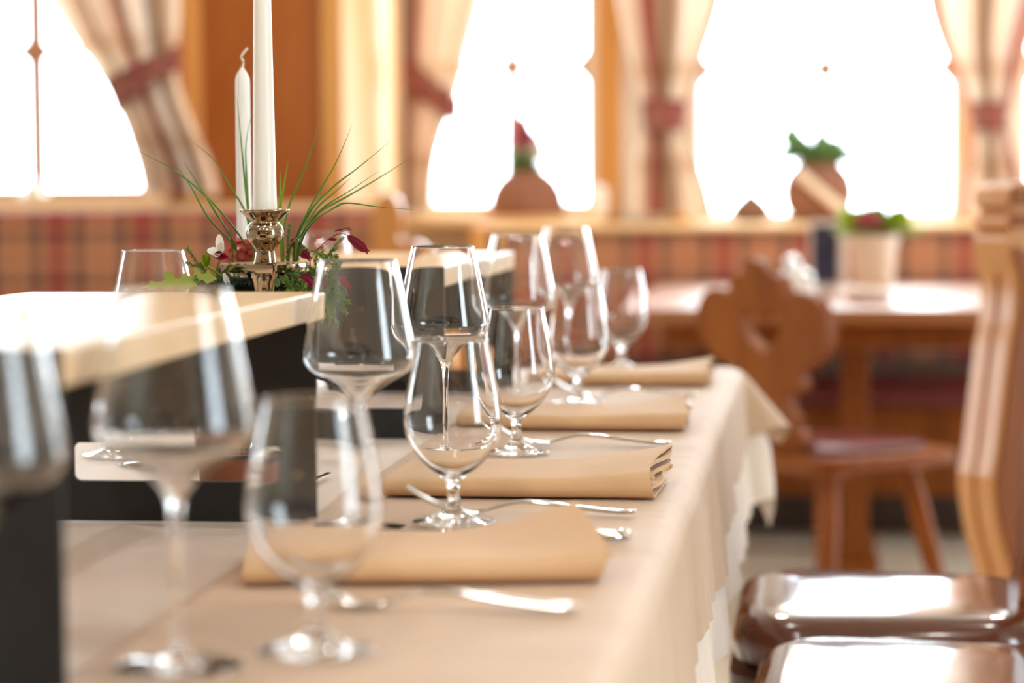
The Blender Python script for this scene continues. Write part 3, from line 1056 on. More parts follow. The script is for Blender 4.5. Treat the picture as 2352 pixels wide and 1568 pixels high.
fk = make_fork('silver fork in front of the nearest napkin, lying blurred in the foreground', (-0.158, 1.630, ZT), math.radians(180 - 3))
for (x, y, a, lab) in [(-0.154, 2.119, 180 + 1, 'silver fork with raised tines behind the stem of the second water goblet'),
                       (-0.157, 2.700, 180 - 2, 'silver fork between the second and third napkin, behind the sharp goblet'),
                       (-0.157, 3.34, 180 - 2, 'silver fork between the third napkin and the farthest one'),
                       (-0.157, 0.98, 180 - 20, 'silver fork of the setting just below the frame')][:3]:
    dup(fk, (x, y, ZT), math.radians(a), lab)
kn = make_knife('table knife whose handle shows behind the nearest napkin', (-0.147, 1.966, ZT), math.radians(180 - 4))
for (x, y, a, lab) in [(-0.145, 2.480, 180 - 3, 'table knife with a gleaming blade along the back of the second napkin'),
                       (-0.155, 3.132, 180 - 3, 'table knife whose handle tip shows behind the third napkin'),
                       (-0.155, 3.755, 180 - 3, 'table knife behind the farthest napkin')]:
    dup(kn, (x, y, ZT), math.radians(a), lab)
sp = thing('teaspoon', 'small silver spoon handle peeping out beside the black stand', 'spoon', (-0.487, 2.425, 0.7472), math.radians(-93), None)
MB().tube(smooth_poly([(0, 0, 0.004), (0.02, 0, 0.0045), (0.06, 0, 0.006), (0.085, 0, 0.005), (0.10, 0, 0.003)], 4), [(0.0055, 0.0014), (0.0055, 0.0014)] + [(0.0045, 0.0014)] * 13 + [(0.004, 0.0014)] * 2, 12).build('handle', M['steel'], sp)
bowl_pts = [Vector((0.118 + 0.020 * math.cos(a), 0.013 * math.sin(a), 0.0)) for a in [2 * PI * k / 20 for k in range(20)]]
sb = MB().loft([[Vector((0.118 + (p_.x - 0.118) * s, p_.y * s, z)) for p_ in bowl_pts] for s, z in ((1.0, 0.0050), (0.9, 0.0025), (0.6, 0.0008), (0.2, 0.0003))], caps=False)
sb.build('bowl', M['steel'], sp, recalc=False)

# ------------------------------------------------------------------ napkins
SPIRAL = [(.150, .0012), (.08, .0012), (.02, .0012), (.006, .0018), (.0008, .0055), (.0006, .0105), (.005, .0150), (.02, .0166), (.08, .0176), (.145, .0178), (.1515, .0160), (.148, .0142),
          (.08, .0140), (.02, .0132), (.0125, .0108), (.02, .0092), (.08, .0098), (.143, .0104), (.147, .0084), (.142, .0068), (.08, .0062), (.022, .0056)]


def make_napkin(label, x0, x1, y, seed, rot=0.0, height=1.0, depth=1.0, liftk=0.0105):
    L = x1 - x0
    o = thing('napkin', label, 'napkin', (x0, y, ZT), rot, 'folded beige napkins')
    sp2 = smooth_poly(SPIRAL, 4)
    half = 0.0009
    n = len(sp2)
    NX = 46
    vs, fs = [], []
    rnd = random.Random(seed)
    a1, a2 = rnd.uniform(0, 6), rnd.uniform(0, 6)
    for i in range(NX + 1):
        s = i / NX
        x = L * s
        for side in (1, -1):
            for k, p_ in enumerate(sp2):
                q0, q1 = sp2[max(k - 1, 0)], sp2[min(k + 1, n - 1)]
                t_ = (q1 - q0).normalized()
                nx, nz = -t_.y, t_.x
                yy = (p_.x + side * half * nx) * depth
                zz = (p_.y + side * half * nz)
                top = max(0.0, min(1.0, (zz - 0.003) / 0.012))
                lift = liftk * max(0, (s - 0.55) / 0.45) ** 2 * (0.25 + 0.75 * max(0, p_.x / 0.15)) + 0.0012 * math.sin(s * 5 + a1)
                wob = 0.0012 * math.sin(s * 9 + a2 + 20 * p_.x) + 0.0009 * noise.noise(Vector((s * 7, p_.x * 40, seed)))
                low = max(0.0, 1 - abs(s - 0.03) / 0.12) * 0.002
                xx = x + 0.006 * top * math.sin(p_.x * 22 + a1) * s + (0.004 * math.sin(k * 0.9 + a2) * s if 44 < k else 0)
                zz2 = zz * height + top * (lift + wob * s) - top * low
                vs.append((xx, yy + 0.003 * math.sin(s * 4 + a1) * (1 - p_.x / 0.15), max(zz2, 0.0003)))
    m_ = 2 * n
    for i in range(NX):
        b0, b1 = i * m_, (i + 1) * m_
        for k in range(n - 1):
            fs.append((b0 + k, b0 + k + 1, b1 + k + 1, b1 + k))
            fs.append((b0 + n + k, b1 + n + k, b1 + n + k + 1, b0 + n + k + 1))
        fs.append((b0, b1, b1 + n, b0 + n))
        fs.append((b0 + n - 1, b0 + 2 * n - 1, b1 + 2 * n - 1, b1 + n - 1))
    for b0, rev in ((0, False), (NX * m_, True)):
        for k in range(n - 1):
            f = (b0 + k, b0 + n + k, b0 + n + k + 1, b0 + k + 1)
            fs.append(f[::-1] if rev else f)
    mb = MB()
    mb.add(vs, fs)
    mb.build('folded_cloth', M['napkin'], o, angle=60)
    return o


make_napkin('folded beige napkin nearest the camera, its open right end lifted', -0.412, -0.150, 1.712, 3, 0.17, 1.05, 1.05, 0.020)
make_napkin('second folded beige napkin from the camera, sharp hemmed end at right', -0.402, -0.146, 2.236, 5, -0.03, 1.1, 1.0, 0.016)
make_napkin('third folded beige napkin, behind the sharp water goblet', -0.425, -0.152, 2.872, 7, 0.0, 1.1, 1.0)
make_napkin('farthest folded beige napkin near the end of the table', -0.41, -0.152, 3.535, 9, -0.03, 1.1, 1.0)


# ------------------------------------------------------------------ black stands carrying pale shelves
def stand(label, x0, x1, y0, y1):
    xm, ym = (x0 + x1) / 2, (y0 + y1) / 2
    r = thing('raised_shelf', label, 'serving stand', (xm, ym, 0.7468), 0)
    H = 0.2032
    hw = (x1 - x0) / 2
    MB().box(-hw, hw, y0 - ym, y1 - ym, H - 0.024, H).build('shelf_board', M['slab'], r, smooth=False, bevel=0.0015)
    # plates with a long rounded slot
    sx, z0, z1, rc = hw - 0.046, 0.036, 0.070, 0.006
    hole = []
    for cx, cz, a0 in ((sx - rc, z1 - rc, 0), (-sx + rc, z1 - rc, 90), (-sx + rc, z0 + rc, 180), (sx - rc, z0 + rc, 270)):
        for k in range(5):
            a = math.radians(a0 + k * 22.5)
            hole.append((cx + rc * math.cos(a), cz + rc * math.sin(a)))
    h2 = H + 0.0005
    for (ya, yb, top, w) in ((y0 - ym - 0.006, y0 - ym, H, hw), (y1 - ym - 0.030, y1 - ym - 0.024, H - 0.024, hw)):
        pl = [(-w, 0), (w, 0), (w, top), (-w, top)]
        MB().prism(pl, lambda u, v, t_: (u, t_, v), ya, yb, hole=hole).build('end_plate', M['black'], r, smooth=False, bevel=0.0008)
    return r


stand('pale wooden shelf on slotted black plates nearest the camera, left foreground', -0.700, -0.433, 1.360, 2.112)
stand('second pale wooden shelf on slotted black plates, farther back behind the wine glasses', -0.700, -0.428, 2.806, 3.47)

# ------------------------------------------------------------------ candlesticks and candles
ZU = 0.7472


def candlestick(label, loc, rot, H):
    r = thing('candlestick', label, 'candlestick', loc, rot)
    zt = H                                           # height of the cup rim above the table
    # square foot
    MB().lathe([(0, 0), (0.046, 0), (0.050, 0.003), (0.050, 0.007), (0.044, 0.011), (0.030, 0.016), (0.020, 0.026), (0.0145, 0.045), (0.0125, 0.09), (0.0122, 0.14),
                (0.0125, zt - 0.085), (0.0145, zt - 0.074), (0.019, zt - 0.067), (0.022, zt - 0.0625), (0, zt - 0.0625)], 48).build('pedestal', M['brass'], r, angle=50)
    # square drip tray
    tr = MB()
    ho, hi, zt0 = 0.0335, 0.029, zt - 0.0635
    sq = lambda h, z, rc=0.004: [Vector((sx * (h - rc) + rc * math.cos(math.radians(a0 + k * 30)), sy * (h - rc) + rc * math.sin(math.radians(a0 + k * 30)), z)) for sx, sy, a0 in ((1, 1, 0), (-1, 1, 90), (-1, -1, 180), (1, -1, 270)) for k in range(4)]
    tr.loft([sq(0.020, zt0 - 0.001), sq(ho, zt0), sq(ho + 0.0008, zt0 + 0.003), sq(ho + 0.001, zt0 + 0.0085), sq(ho - 0.001, zt0 + 0.0095), sq(hi, zt0 + 0.006), sq(hi - 0.004, zt0 + 0.003)])
    tr.build('drip_tray', M['brass'], r, angle=40)
    cup = [(0, -0.0605), (0.0115, -0.0605), (0.0118, -0.052), (0.0108, -0.046), (0.0105, -0.041), (0.0135, -0.0355), (0.0180, -0.0300), (0.0194, -0.0235), (0.0180, -0.0170), (0.0150, -0.0130),
           (0.0146, -0.0115), (0.0170, -0.0085), (0.0215, -0.0045), (0.0248, -0.0015), (0.0256, 0.0), (0.0250, 0.0012), (0.0235, 0.0), (0.0190, -0.0028), (0.0132, -0.0045), (0.0132, -0.0110), (0, -0.0112)]
    cup = [(0, zt - 0.0605)] + [(q[0], q[1] + zt) for q in smooth_poly(cup[1:-1], 3)] + [(0, zt - 0.0112)]
    MB().lathe(cup, 56).build('candle_cup', M['brass'], r, angle=50)
    return r


def candle(label, loc, rb, rt, L, wick, lean):
    r = thing('candle', label, 'candle', loc)
    prof = [(0, 0), (rb * 0.96, 0), (rb, 0.002)] + [(rb + (rt - rb) * k / 14, 0.002 + (L - 0.002 - rt * 2.2) * k / 14) for k in range(1, 15)]
    z1 = L - rt * 2.2
    prof += [(rt * 0.94, z1 + rt * 0.7), (rt * 0.75, z1 + rt * 1.3), (rt * 0.42, z1 + rt * 1.8), (0.0016, L), (0, L + 0.0003)]
    MB().lathe(prof, 40).build('wax_body', M['wax'], r, angle=60)
    pts = smooth_poly([(0, 0, L - 0.002), (0.0012, 0, L + wick * 0.3), (-0.001, 0, L + wick * 0.55), (lean * 0.5, 0, L + wick * 0.85), (lean, 0, L + wick)], 5)
    MB().tube(pts, 0.0013, 8).build('wick', M['wick'], r)
    return r


H1 = 1.0196 - ZU
candlestick('polished brass candlestick in front of the flower arrangement, holding the tall ivory candle', (-0.5613, 2.45, ZU), math.radians(-20), H1)
candle('tall tapered ivory candle rising out of the frame', (-0.5612, 2.45, ZU + H1 - 0.0105), 0.0126, 0.0075, 0.34, 0.02, 0.004)
H2 = 0.958 - ZU
candlestick('brass candlestick hidden behind the flower arrangement, holding the shorter candle', (-0.6235, 2.62, ZU), math.radians(12), H2)
candle('shorter slim white candle with a long bent wick, behind the tall one', (-0.6235, 2.62, ZU + H2 - 0.0105), 0.0082, 0.0079, 0.228, 0.021, 0.0065)

# ------------------------------------------------------------------ flower arrangement
fa = thing('flower_arrangement', 'low arrangement of grass blades, conifer sprigs and red petals round the candlestick', 'flower arrangement', (-0.566, 2.33, ZU))
OX, OY, OZ = -0.566, 2.33, ZU


def L3(p_):
    return Vector((p_[0] - OX, p_[1] - OY, p_[2] - OZ))


rnd = random.Random(11)
MB().lathe([(0, 0), (0.033, 0), (0.036, 0.003), (0.0365, 0.030), (0.0365, 0.0335), (0.033, 0.0335), (0.031, 0.028), (0, 0.027)], 40).build('planter', M['rust_pot'], fa, angle=50)
MB().lathe([(0.0362, 0.0315), (0.0378, 0.0315), (0.0378, 0.0350), (0.0328, 0.0350), (0.0328, 0.0315), (0.0362, 0.0315)], 40).build('planter_rim', M['dark_rim'], fa, angle=30)
for k in range(6):
    a = k * 1.05
    MB().tube(smooth_poly([(0.018 * math.cos(a), 0.018 * math.sin(a), 0.028), (0.02 * math.cos(a), 0.03 + 0.02 * math.sin(a), 0.09), (0.045 * math.cos(a), 0.085 + 0.02 * math.sin(a), 0.192)], 4), 0.0011, 6).build('support_stem', M['pine'], fa)
# moss cushions left and right of the candlestick
for (x, y, z, rx, ry, rz) in [(-0.603, 2.475, 0.936, 0.030, 0.026, 0.014), (-0.512, 2.47, 0.934, 0.030, 0.026, 0.014), (-0.5625, 2.506, 0.938, 0.05, 0.024, 0.014)]:
    mb = MB()
    mb.lathe([(math.sin(PI * k / 12), -math.cos(PI * k / 12)) for k in range(13)], 24)
    mb.v = [tuple(L3((x + p_[0] * rx * (1 + 0.2 * noise.noise(Vector(p_) * 2.2 + Vector((x * 50, 0, 0)))), y + p_[1] * ry, z + p_[2] * rz * (1 + 0.3 * noise.noise(Vector(p_) * 2.5))))) for p_ in mb.v]
    mb.build('moss_cushion', M['moss'], fa)

BLADES = [
    ([[-0.692, 2.42, 1.084], [-0.653, 2.42, 1.064], [-0.626, 2.42, 1.044], [-0.599, 2.42, 1.017], [-0.594, 2.505, 0.979], [-0.594, 2.505, 0.94]], 'grass'),
    ([[-0.65, 2.44, 1.065], [-0.636, 2.44, 1.044], [-0.618, 2.44, 1.012], [-0.606, 2.505, 0.978], [-0.604, 2.505, 0.94]], 'grass'),
    ([[-0.633, 2.4, 1.069], [-0.618, 2.4, 1.046], [-0.603, 2.4, 1.022], [-0.604, 2.50, 0.979], [-0.602, 2.505, 0.94]], 'grass'),
    ([[-0.654, 2.52, 1.092], [-0.632, 2.52, 1.072], [-0.614, 2.52, 1.044], [-0.598, 2.52, 1.016], [-0.593, 2.52, 0.983], [-0.590, 2.50, 0.940]], 'grass'),
    ([[-0.601, 2.5, 1.139], [-0.598, 2.5, 1.103], [-0.595, 2.5, 1.066], [-0.591, 2.5, 1.021], [-0.586, 2.5, 0.979], [-0.585, 2.5, 0.940]], 'grass'),
    ([[-0.592, 2.53, 1.125], [-0.599, 2.53, 1.09], [-0.599, 2.53, 1.058], [-0.597, 2.53, 1.02], [-0.591, 2.52, 0.979], [-0.588, 2.5, 0.940]], 'grass'),
    ([[-0.593, 2.42, 1.006], [-0.604, 2.48, 0.986], [-0.606, 2.50, 0.94]], 'grass'),
    ([[-0.547, 2.5, 1.071], [-0.553, 2.5, 1.039], [-0.557, 2.5, 1.016], [-0.555, 2.5, 0.979], [-0.552, 2.5, 0.940]], 'grass_lime'),
    ([[-0.560, 2.52, 1.06], [-0.560, 2.52, 1.025], [-0.559, 2.52, 0.983], [-0.555, 2.5, 0.940]], 'grass_lime'),
    ([[-0.514, 2.5, 1.115], [-0.522, 2.5, 1.082], [-0.534, 2.5, 1.052], [-0.546, 2.5, 1.025], [-0.553, 2.5, 0.993], [-0.552, 2.5, 0.940]], 'grass'),
    ([[-0.474, 2.48, 1.108], [-0.49, 2.48, 1.072], [-0.507, 2.48, 1.043], [-0.526, 2.48, 1.011], [-0.539, 2.495, 0.984], [-0.540, 2.50, 0.94]], 'grass'),
    ([[-0.428, 2.44, 1.089], [-0.458, 2.44, 1.065], [-0.49, 2.44, 1.041], [-0.513, 2.44, 1.016], [-0.542, 2.505, 0.984], [-0.545, 2.505, 0.94]], 'grass'),
    ([[-0.416, 2.5, 1.074], [-0.446, 2.5, 1.055], [-0.483, 2.5, 1.034], [-0.516, 2.5, 1.016], [-0.535, 2.5, 0.997], [-0.545, 2.5, 0.940]], 'grass'),
    ([[-0.436, 2.42, 1.059], [-0.468, 2.42, 1.038], [-0.495, 2.42, 1.021], [-0.526, 2.46, 0.993], [-0.547, 2.505, 0.979], [-0.548, 2.505, 0.94]], 'grass'),
    ([[-0.397, 2.4, 1.02], [-0.433, 2.4, 1.023], [-0.464, 2.4, 1.027], [-0.477, 2.4, 1.023], [-0.5, 2.4, 1.008], [-0.530, 2.48, 0.985], [-0.545, 2.505, 0.94]], 'grass'),
    ([[-0.484, 2.52, 1.053], [-0.501, 2.52, 1.038], [-0.525, 2.52, 1.016], [-0.540, 2.51, 0.979], [-0.542, 2.5, 0.940]], 'grass')]
for pts, mt in BLADES:
    pp = smooth_poly([L3(q) for q in pts], 6)
    n = len(pp)
    w = 0.00105 if mt == 'grass' else 0.0018
    rr = [(w * min(1, 0.08 + 2.2 * k / n), w * 0.35 * min(1, 0.1 + 2.2 * k / n)) for k in range(n)]
    MB().tube(pp, rr, 8, up=Vector((0.2, -1, 0.1))).build('grass_blade', M[mt], fa, angle=180)


def sprig(pts, mat, n, ln, w, name='conifer_sprig', spread=0.75, branch=0):
    """a stem with many small pointed needles"""
    mb = MB()
    sm = smooth_poly([L3(q) for q in pts], 8)
    paths = [sm]
    for q in range(branch):
        i = int(len(sm) * (0.15 + 0.75 * q / max(1, branch)))
        d = (sm[min(i + 1, len(sm) - 1)] - sm[max(i - 1, 0)]).normalized()
        side = Vector((rnd.uniform(-1, 1), rnd.uniform(-0.6, 0.6), rnd.uniform(-0.7, 0.4))).normalized()
        e = (d * 0.8 + side * 0.8).normalized()
        Lb = ln * rnd.uniform(3.2, 5.5)
        paths.append([sm[i] + e * (Lb * k / 6) for k in range(7)])
    for path in paths:
        mb.tube(path, [0.0007 * (1 - 0.6 * k / len(path)) for k in range(len(path))], 5)
        m_ = n if path is sm else max(10, n // 3)
        for k in range(m_):
            f = (k + rnd.random()) / m_ * (len(path) - 1.001)
            i = int(f)
            p0 = path[i].lerp(path[i + 1], f - i)
            d = (path[i + 1] - path[i]).normalized()
            a = rnd.uniform(0, 2 * PI)
            s1 = d.orthogonal().normalized()
            s2 = d.cross(s1)
            e = (d * (1 - spread + 0.35) + (s1 * math.cos(a) + s2 * math.sin(a)) * spread).normalized()
            l_ = ln * rnd.uniform(0.7, 1.15) * (1 - 0.35 * f / len(path))
            u = e.orthogonal().normalized()
            v = e.cross(u)
            q0 = p0
            q1 = p0 + e * l_ * 0.5
            mb.add([q0 + u * w * 0.5, q0 - u * w * 0.25 + v * w * 0.43, q0 - u * w * 0.25 - v * w * 0.43, q1 + u * w, q1 - u * w * 0.5 + v * w * 0.86, q1 - u * w * 0.5 - v * w * 0.86, p0 + e * l_],
                   [(0, 1, 4, 3), (1, 2, 5, 4), (2, 0, 3, 5), (3, 4, 6), (4, 5, 6), (5, 3, 6)])
    return mb.build(name, M[mat], fa, smooth=False, recalc=False)


sprig([(-0.548, 2.50, 0.946), (-0.5488, 2.50, 0.975), (-0.547, 2.50, 1.0035)], 'conifer', 204, 0.0050, 0.00061)
sprig([(-0.540, 2.495, 0.942), (-0.538, 2.495, 0.964), (-0.530, 2.49, 0.982)], 'conifer', 119, 0.0043, 0.00048)
sprig([(-0.528, 2.45, 0.940), (-0.505, 2.44, 0.955), (-0.492, 2.44, 0.975), (-0.477, 2.44, 0.992)], 'conifer', 170, 0.0046, 0.00048, branch=4)
sprig([(-0.530, 2.45, 0.938), (-0.506, 2.43, 0.944), (-0.495, 2.43, 0.930), (-0.493, 2.43, 0.912)], 'conifer', 187, 0.0056, 0.00054, branch=8)
sprig([(-0.510, 2.45, 0.945), (-0.494, 2.43, 0.955), (-0.485, 2.43, 0.940), (-0.484, 2.43, 0.922)], 'conifer', 170, 0.0050, 0.00054, branch=7)
sprig([(-0.535, 2.43, 0.930), (-0.520, 2.42, 0.936), (-0.505, 2.41, 0.938)], 'conifer', 187, 0.0050, 0.00048, branch=6)
sprig([(-0.545, 2.43, 0.930), (-0.530, 2.41, 0.935), (-0.512, 2.41, 0.934)], 'conifer', 170, 0.0050, 0.00048, branch=6)
sprig([(-0.505, 2.45, 0.945), (-0.498, 2.44, 0.965), (-0.499, 2.44, 0.982)], 'conifer', 119, 0.0043, 0.00048, branch=3)
sprig([(-0.610, 2.44, 0.945), (-0.622, 2.42, 0.962), (-0.631, 2.40, 0.983)], 'conifer', 153, 0.0046, 0.00054, branch=2)
sprig([(-0.600, 2.44, 0.945), (-0.613, 2.42, 0.955), (-0.620, 2.41, 0.966)], 'conifer', 119, 0.0043, 0.00054, branch=2)
for pts_, br in [([(-0.512, 2.46, 0.934), (-0.504, 2.44, 0.942), (-0.499, 2.43, 0.954)], 6), ([(-0.520, 2.43, 0.936), (-0.512, 2.42, 0.940), (-0.498, 2.41, 0.938)], 7), ([(-0.500, 2.44, 0.944), (-0.488, 2.43, 0.958), (-0.482, 2.43, 0.972)], 5),
                 ([(-0.505, 2.43, 0.940), (-0.492, 2.42, 0.934), (-0.488, 2.42, 0.918)], 7), ([(-0.530, 2.42, 0.936), (-0.522, 2.41, 0.940), (-0.514, 2.40, 0.938)], 7), ([(-0.612, 2.44, 0.940), (-0.620, 2.41, 0.947), (-0.630, 2.40, 0.951)], 5)]:
    sprig(pts_, 'conifer', 187, 0.0053, 0.00061, branch=br)
for q in range(8):
    x = -0.616 + q * 0.0045
    sprig([(x + 0.004, 2.460, 0.944), (x, 2.43, 0.946), (x - 0.003 + 0.002 * (q % 3), 2.400, 0.944)], 'pine', 90, 0.0095, 0.0006, 'pine_sprig', spread=0.55)


def petal(mb, c, d, up, ln, wd, cup=0.25, n=5):
    """one small cupped petal from c along d"""
    d = d.normalized()
    s = d.cross(up)
    s = s.normalized() if s.length > 1e-4 else d.orthogonal().normalized()
    u = s.cross(d).normalized()
    vs, fs = [], []
    for i in range(n + 1):
        t_ = i / n
        w = wd * math.sin(PI * min(0.97, 0.12 + 0.8 * t_)) ** 0.8
        lift = cup * ln * t_ * t_
        for j in (-1, 0, 1):
            vs.append(c + d * (ln * t_) + s * (w * j) + u * (lift + abs(j) * w * 0.3))
    for i in range(n):
        for j in range(2):
            fs.append((i * 3 + j, i * 3 + j + 1, (i + 1) * 3 + j + 1, (i + 1) * 3 + j))
    mb.add(vs, fs)


hy = MB()
for k in range(95):
    a, e = rnd.uniform(0, 2 * PI), rnd.uniform(-0.3, 1.4)
    d = Vector((math.cos(a) * math.cos(e), math.sin(a) * math.cos(e), math.sin(e)))
    c = L3((-0.5946, 2.515, 0.970)) + Vector((d.x * 0.0195, d.y * 0.014, d.z * 0.014))
    tdir = d.cross(Vector((rnd.uniform(-1, 1), rnd.uniform(-1, 1), rnd.uniform(-1, 1)))).normalized()
    petal(hy, c - tdir * 0.003, tdir + d * 0.35, d, 0.0075, 0.0036, 0.3)
hy.lathe([(math.sin(PI * k / 8) * 0.0145, -math.cos(PI * k / 8) * 0.011) for k in range(9)], 16, *L3((-0.5946, 2.517, 0.970)))
hy.build('hydrangea_head', M['hydr'], fa, recalc=False, angle=180)
hp = MB()
for k in range(5):
    petal(hp, L3((-0.604, 2.515, 0.984)), Vector((math.cos(k * 1.26 + 0.4), 0.3 * math.sin(k * 1.26), 0.15)), Vector((0, 0, 1)), 0.009, 0.004)
hp.build('loose_petal', M['hydr'], fa, recalc=False, angle=180)
wf = MB()
for d, l_, w in [(Vector((0.05, -0.1, 1)), 0.018, 0.0046), (Vector((-1, -0.2, 0.05)), 0.013, 0.0042), (Vector((0.35, -0.4, 0.75)), 0.012, 0.0042), (Vector((-0.5, -0.4, -0.7)), 0.008, 0.003), (Vector((0.2, -0.7, -0.4)), 0.009, 0.004)]:
    petal(wf, L3((-0.5965, 2.40, 0.9785)), d, Vector((0, -1, 0.2)), l_, w, 0.18)
wf.build('white_flower', M['white_petal'], fa, recalc=False, angle=180)
MB().tube([L3((-0.5955, 2.402, 0.977)), L3((-0.606, 2.42, 0.958)), L3((-0.612, 2.46, 0.940))], 0.0008, 6).build('flower_stem', M['grass'], fa)
cb = MB()
for k in range(16):
    a = k * 2.4
    petal(cb, L3((-0.5945, 2.400, 0.9755)), Vector((0.5 * math.cos(a) - 0.1, -0.5 * abs(math.sin(a)) - 0.1, -0.2 + 0.6 * math.sin(a))), Vector((0, -1, 0.3)), 0.0085, 0.0016, 0.2)
cb.build('crimson_bud', M['crimson'], fa, recalc=False, angle=180)
yb = MB()
for k in range(9):
    a = k * 0.7
    petal(yb, L3((-0.611, 2.402, 0.964)), Vector((0.55 * math.cos(a), -0.3 + 0.35 * math.sin(a), 0.9)), Vector((-math.cos(a), -math.sin(a), 0.2)), 0.012, 0.0045, 0.25)
yb.build('lime_bud', M['grass_lime'], fa, recalc=False, angle=180)
MB().tube([L3((-0.611, 2.402, 0.964)), L3((-0.603, 2.42, 0.955)), L3((-0.596, 2.45, 0.947))], 0.0012, 6).build('bud_stem', M['grass_lime'], fa)

# lobed oak leaves, pale green, left of the pine needles
OAK = [(0.0, 0.0), (0.008, 0.0035), (0.0065, 0.0095), (0.0105, 0.0100), (0.0160, 0.0062), (0.0235, 0.0072), (0.0250, 0.0160), (0.0230, 0.0215), (0.0275, 0.0235), (0.0330, 0.0175), (0.0380, 0.0105), (0.0440, 0.0125),
       (0.0450, 0.0190), (0.0490, 0.0195), (0.0540, 0.0130), (0.0600, 0.0080), (0.0640, 0.0030), (0.0600, -0.0010), (0.0540, -0.0075), (0.0500, -0.0110), (0.0460, -0.0080), (0.0420, -0.0030), (0.0360, -0.0060),
       (0.0310, -0.0130), (0.0270, -0.0120), (0.0250, -0.0045), (0.0190, -0.0030), (0.0140, -0.0085), (0.0100, -0.0080), (0.0075, -0.0025)]
oak_sm = [tuple(q) for q in smooth_poly(OAK, 4, True)]


def oak_leaf(tip, sc, tilt, turn):
    ct, st = math.cos(tilt), math.sin(tilt)

    def fn(u, v, t_):
        bend = 0.0035 * math.sin(u / 0.064 * PI) + 3.0 * v * v
        return L3((tip[0] + sc * u * math.cos(turn), tip[1] + sc * (u * math.sin(turn) + v * ct) + t_ * 0.3, tip[2] + sc * (0.8 * v * st + bend) + t_))
    MB().prism(oak_sm, fn, 0.0, 0.0005).build('oak_leaf', M['oak'], fa, angle=60)


oak_leaf((-0.6690, 2.365, 0.9430), 0.86, 0.8, 0.40)
oak_leaf((-0.6380, 2.390, 0.9490), 0.60, 1.0, 0.30)
for (c, d, l_, w) in [((-0.590, 2.41, 0.942), (-0.3, -0.2, 1), 0.016, 0.003), ((-0.545, 2.425, 0.942), (0.35, -0.3, 0.8), 0.0105, 0.004)]:
    mb = MB()
    petal(mb, L3(c), Vector(d), Vector((0, -1, 0)), l_, w, 0.1, 7)
    mb.build('small_leaf', M['white_petal'] if c[0] < -0.56 else M['leaf_dull'], fa, recalc=False, angle=180)


def plume(a, b_, w, barbs=13):
    """feathery crimson seed head"""
    mb = MB()
    A, B = L3(a), L3(b_)
    ax = (B - A)
    d = ax.normalized()
    s = d.cross(Vector((0, 1, 0))).normalized()
    for k in range(barbs):
        t_ = k / barbs
        c = A + ax * t_
        ww = w * (0.45 + 0.55 * math.sin(PI * min(1, t_ + 0.2)))
        for sg in (-1, 1):
            e = (d * 1.0 + s * sg * 0.55).normalized()
            petal(mb, c, e, Vector((0, -1, 0)), ww * 2.0, ww * 0.42, 0.05, 4)
    mb.tube([A, B], 0.0006, 5)
    return mb.build('crimson_plume', M['crimson'], fa, recalc=False, angle=180)


plume((-0.4725, 2.44, 0.993), (-0.4520, 2.44, 0.977), 0.0048)
plume((-0.4850, 2.42, 0.9535), (-0.4680, 2.42, 0.9415), 0.0042)
plume((-0.5460, 2.505, 0.988), (-0.5260, 2.505, 0.968), 0.0055)
plume((-0.5120, 2.41, 0.956), (-0.5035, 2.41, 0.944), 0.0045)
plume((-0.5165, 2.41, 0.952), (-0.5090, 2.41, 0.950), 0.0040)
plume((-0.4930, 2.44, 0.990), (-0.4840, 2.44, 0.9895), 0.0016, 8)
plume((-0.486, 2.44, 0.998), (-0.470, 2.44, 1.0015), 0.0012, 9)
MB().tube(smooth_poly([L3(q) for q in [(-0.506, 2.46, 0.945), (-0.5120, 2.44, 0.9672), (-0.4901, 2.44, 0.9917), (-0.4673, 2.44, 1.0005)]], 5), 0.0004, 5).build('plume_stem', M['stem'], fa)
MB().tube(smooth_poly([L3(q) for q in [(-0.490, 2.44, 0.992), (-0.478, 2.44, 0.9955), (-0.4725, 2.44, 0.993)]], 4), 0.0004, 5).build('plume_stem', M['stem'], fa)
MB().tube(smooth_poly([L3(q) for q in [(-0.508, 2.45, 0.942), (-0.500, 2.43, 0.955), (-0.4850, 2.42, 0.9535)]], 4), 0.0004, 5).build('plume_stem', M['stem'], fa)


# ------------------------------------------------------------------ window-sill and background items
def blob_leaves(root, name, mat, c, r, n, ln, wd, seed, upb=0.5):
    rn = random.Random(seed)
    mb = MB()
    for k in range(n):
        a = rn.uniform(0, 2 * PI)
        e = rn.uniform(-0.1, 1.3)
        d = Vector((math.cos(a) * math.cos(e), math.sin(a) * math.cos(e), math.sin(e) * (0.6 + upb)))
        p0 = Vector(c) + Vector((d.x * r[0], d.y * r[1], d.z * r[2])) * rn.uniform(0.2, 0.8)
        petal(mb, p0, d, Vector((rn.uniform(-.3, .3), rn.uniform(-.3, .3), 1)), ln * rn.uniform(0.7, 1.2), wd * rn.uniform(0.7, 1.2), 0.2)
    return mb.build(name, mat, root, recalc=False, angle=180)


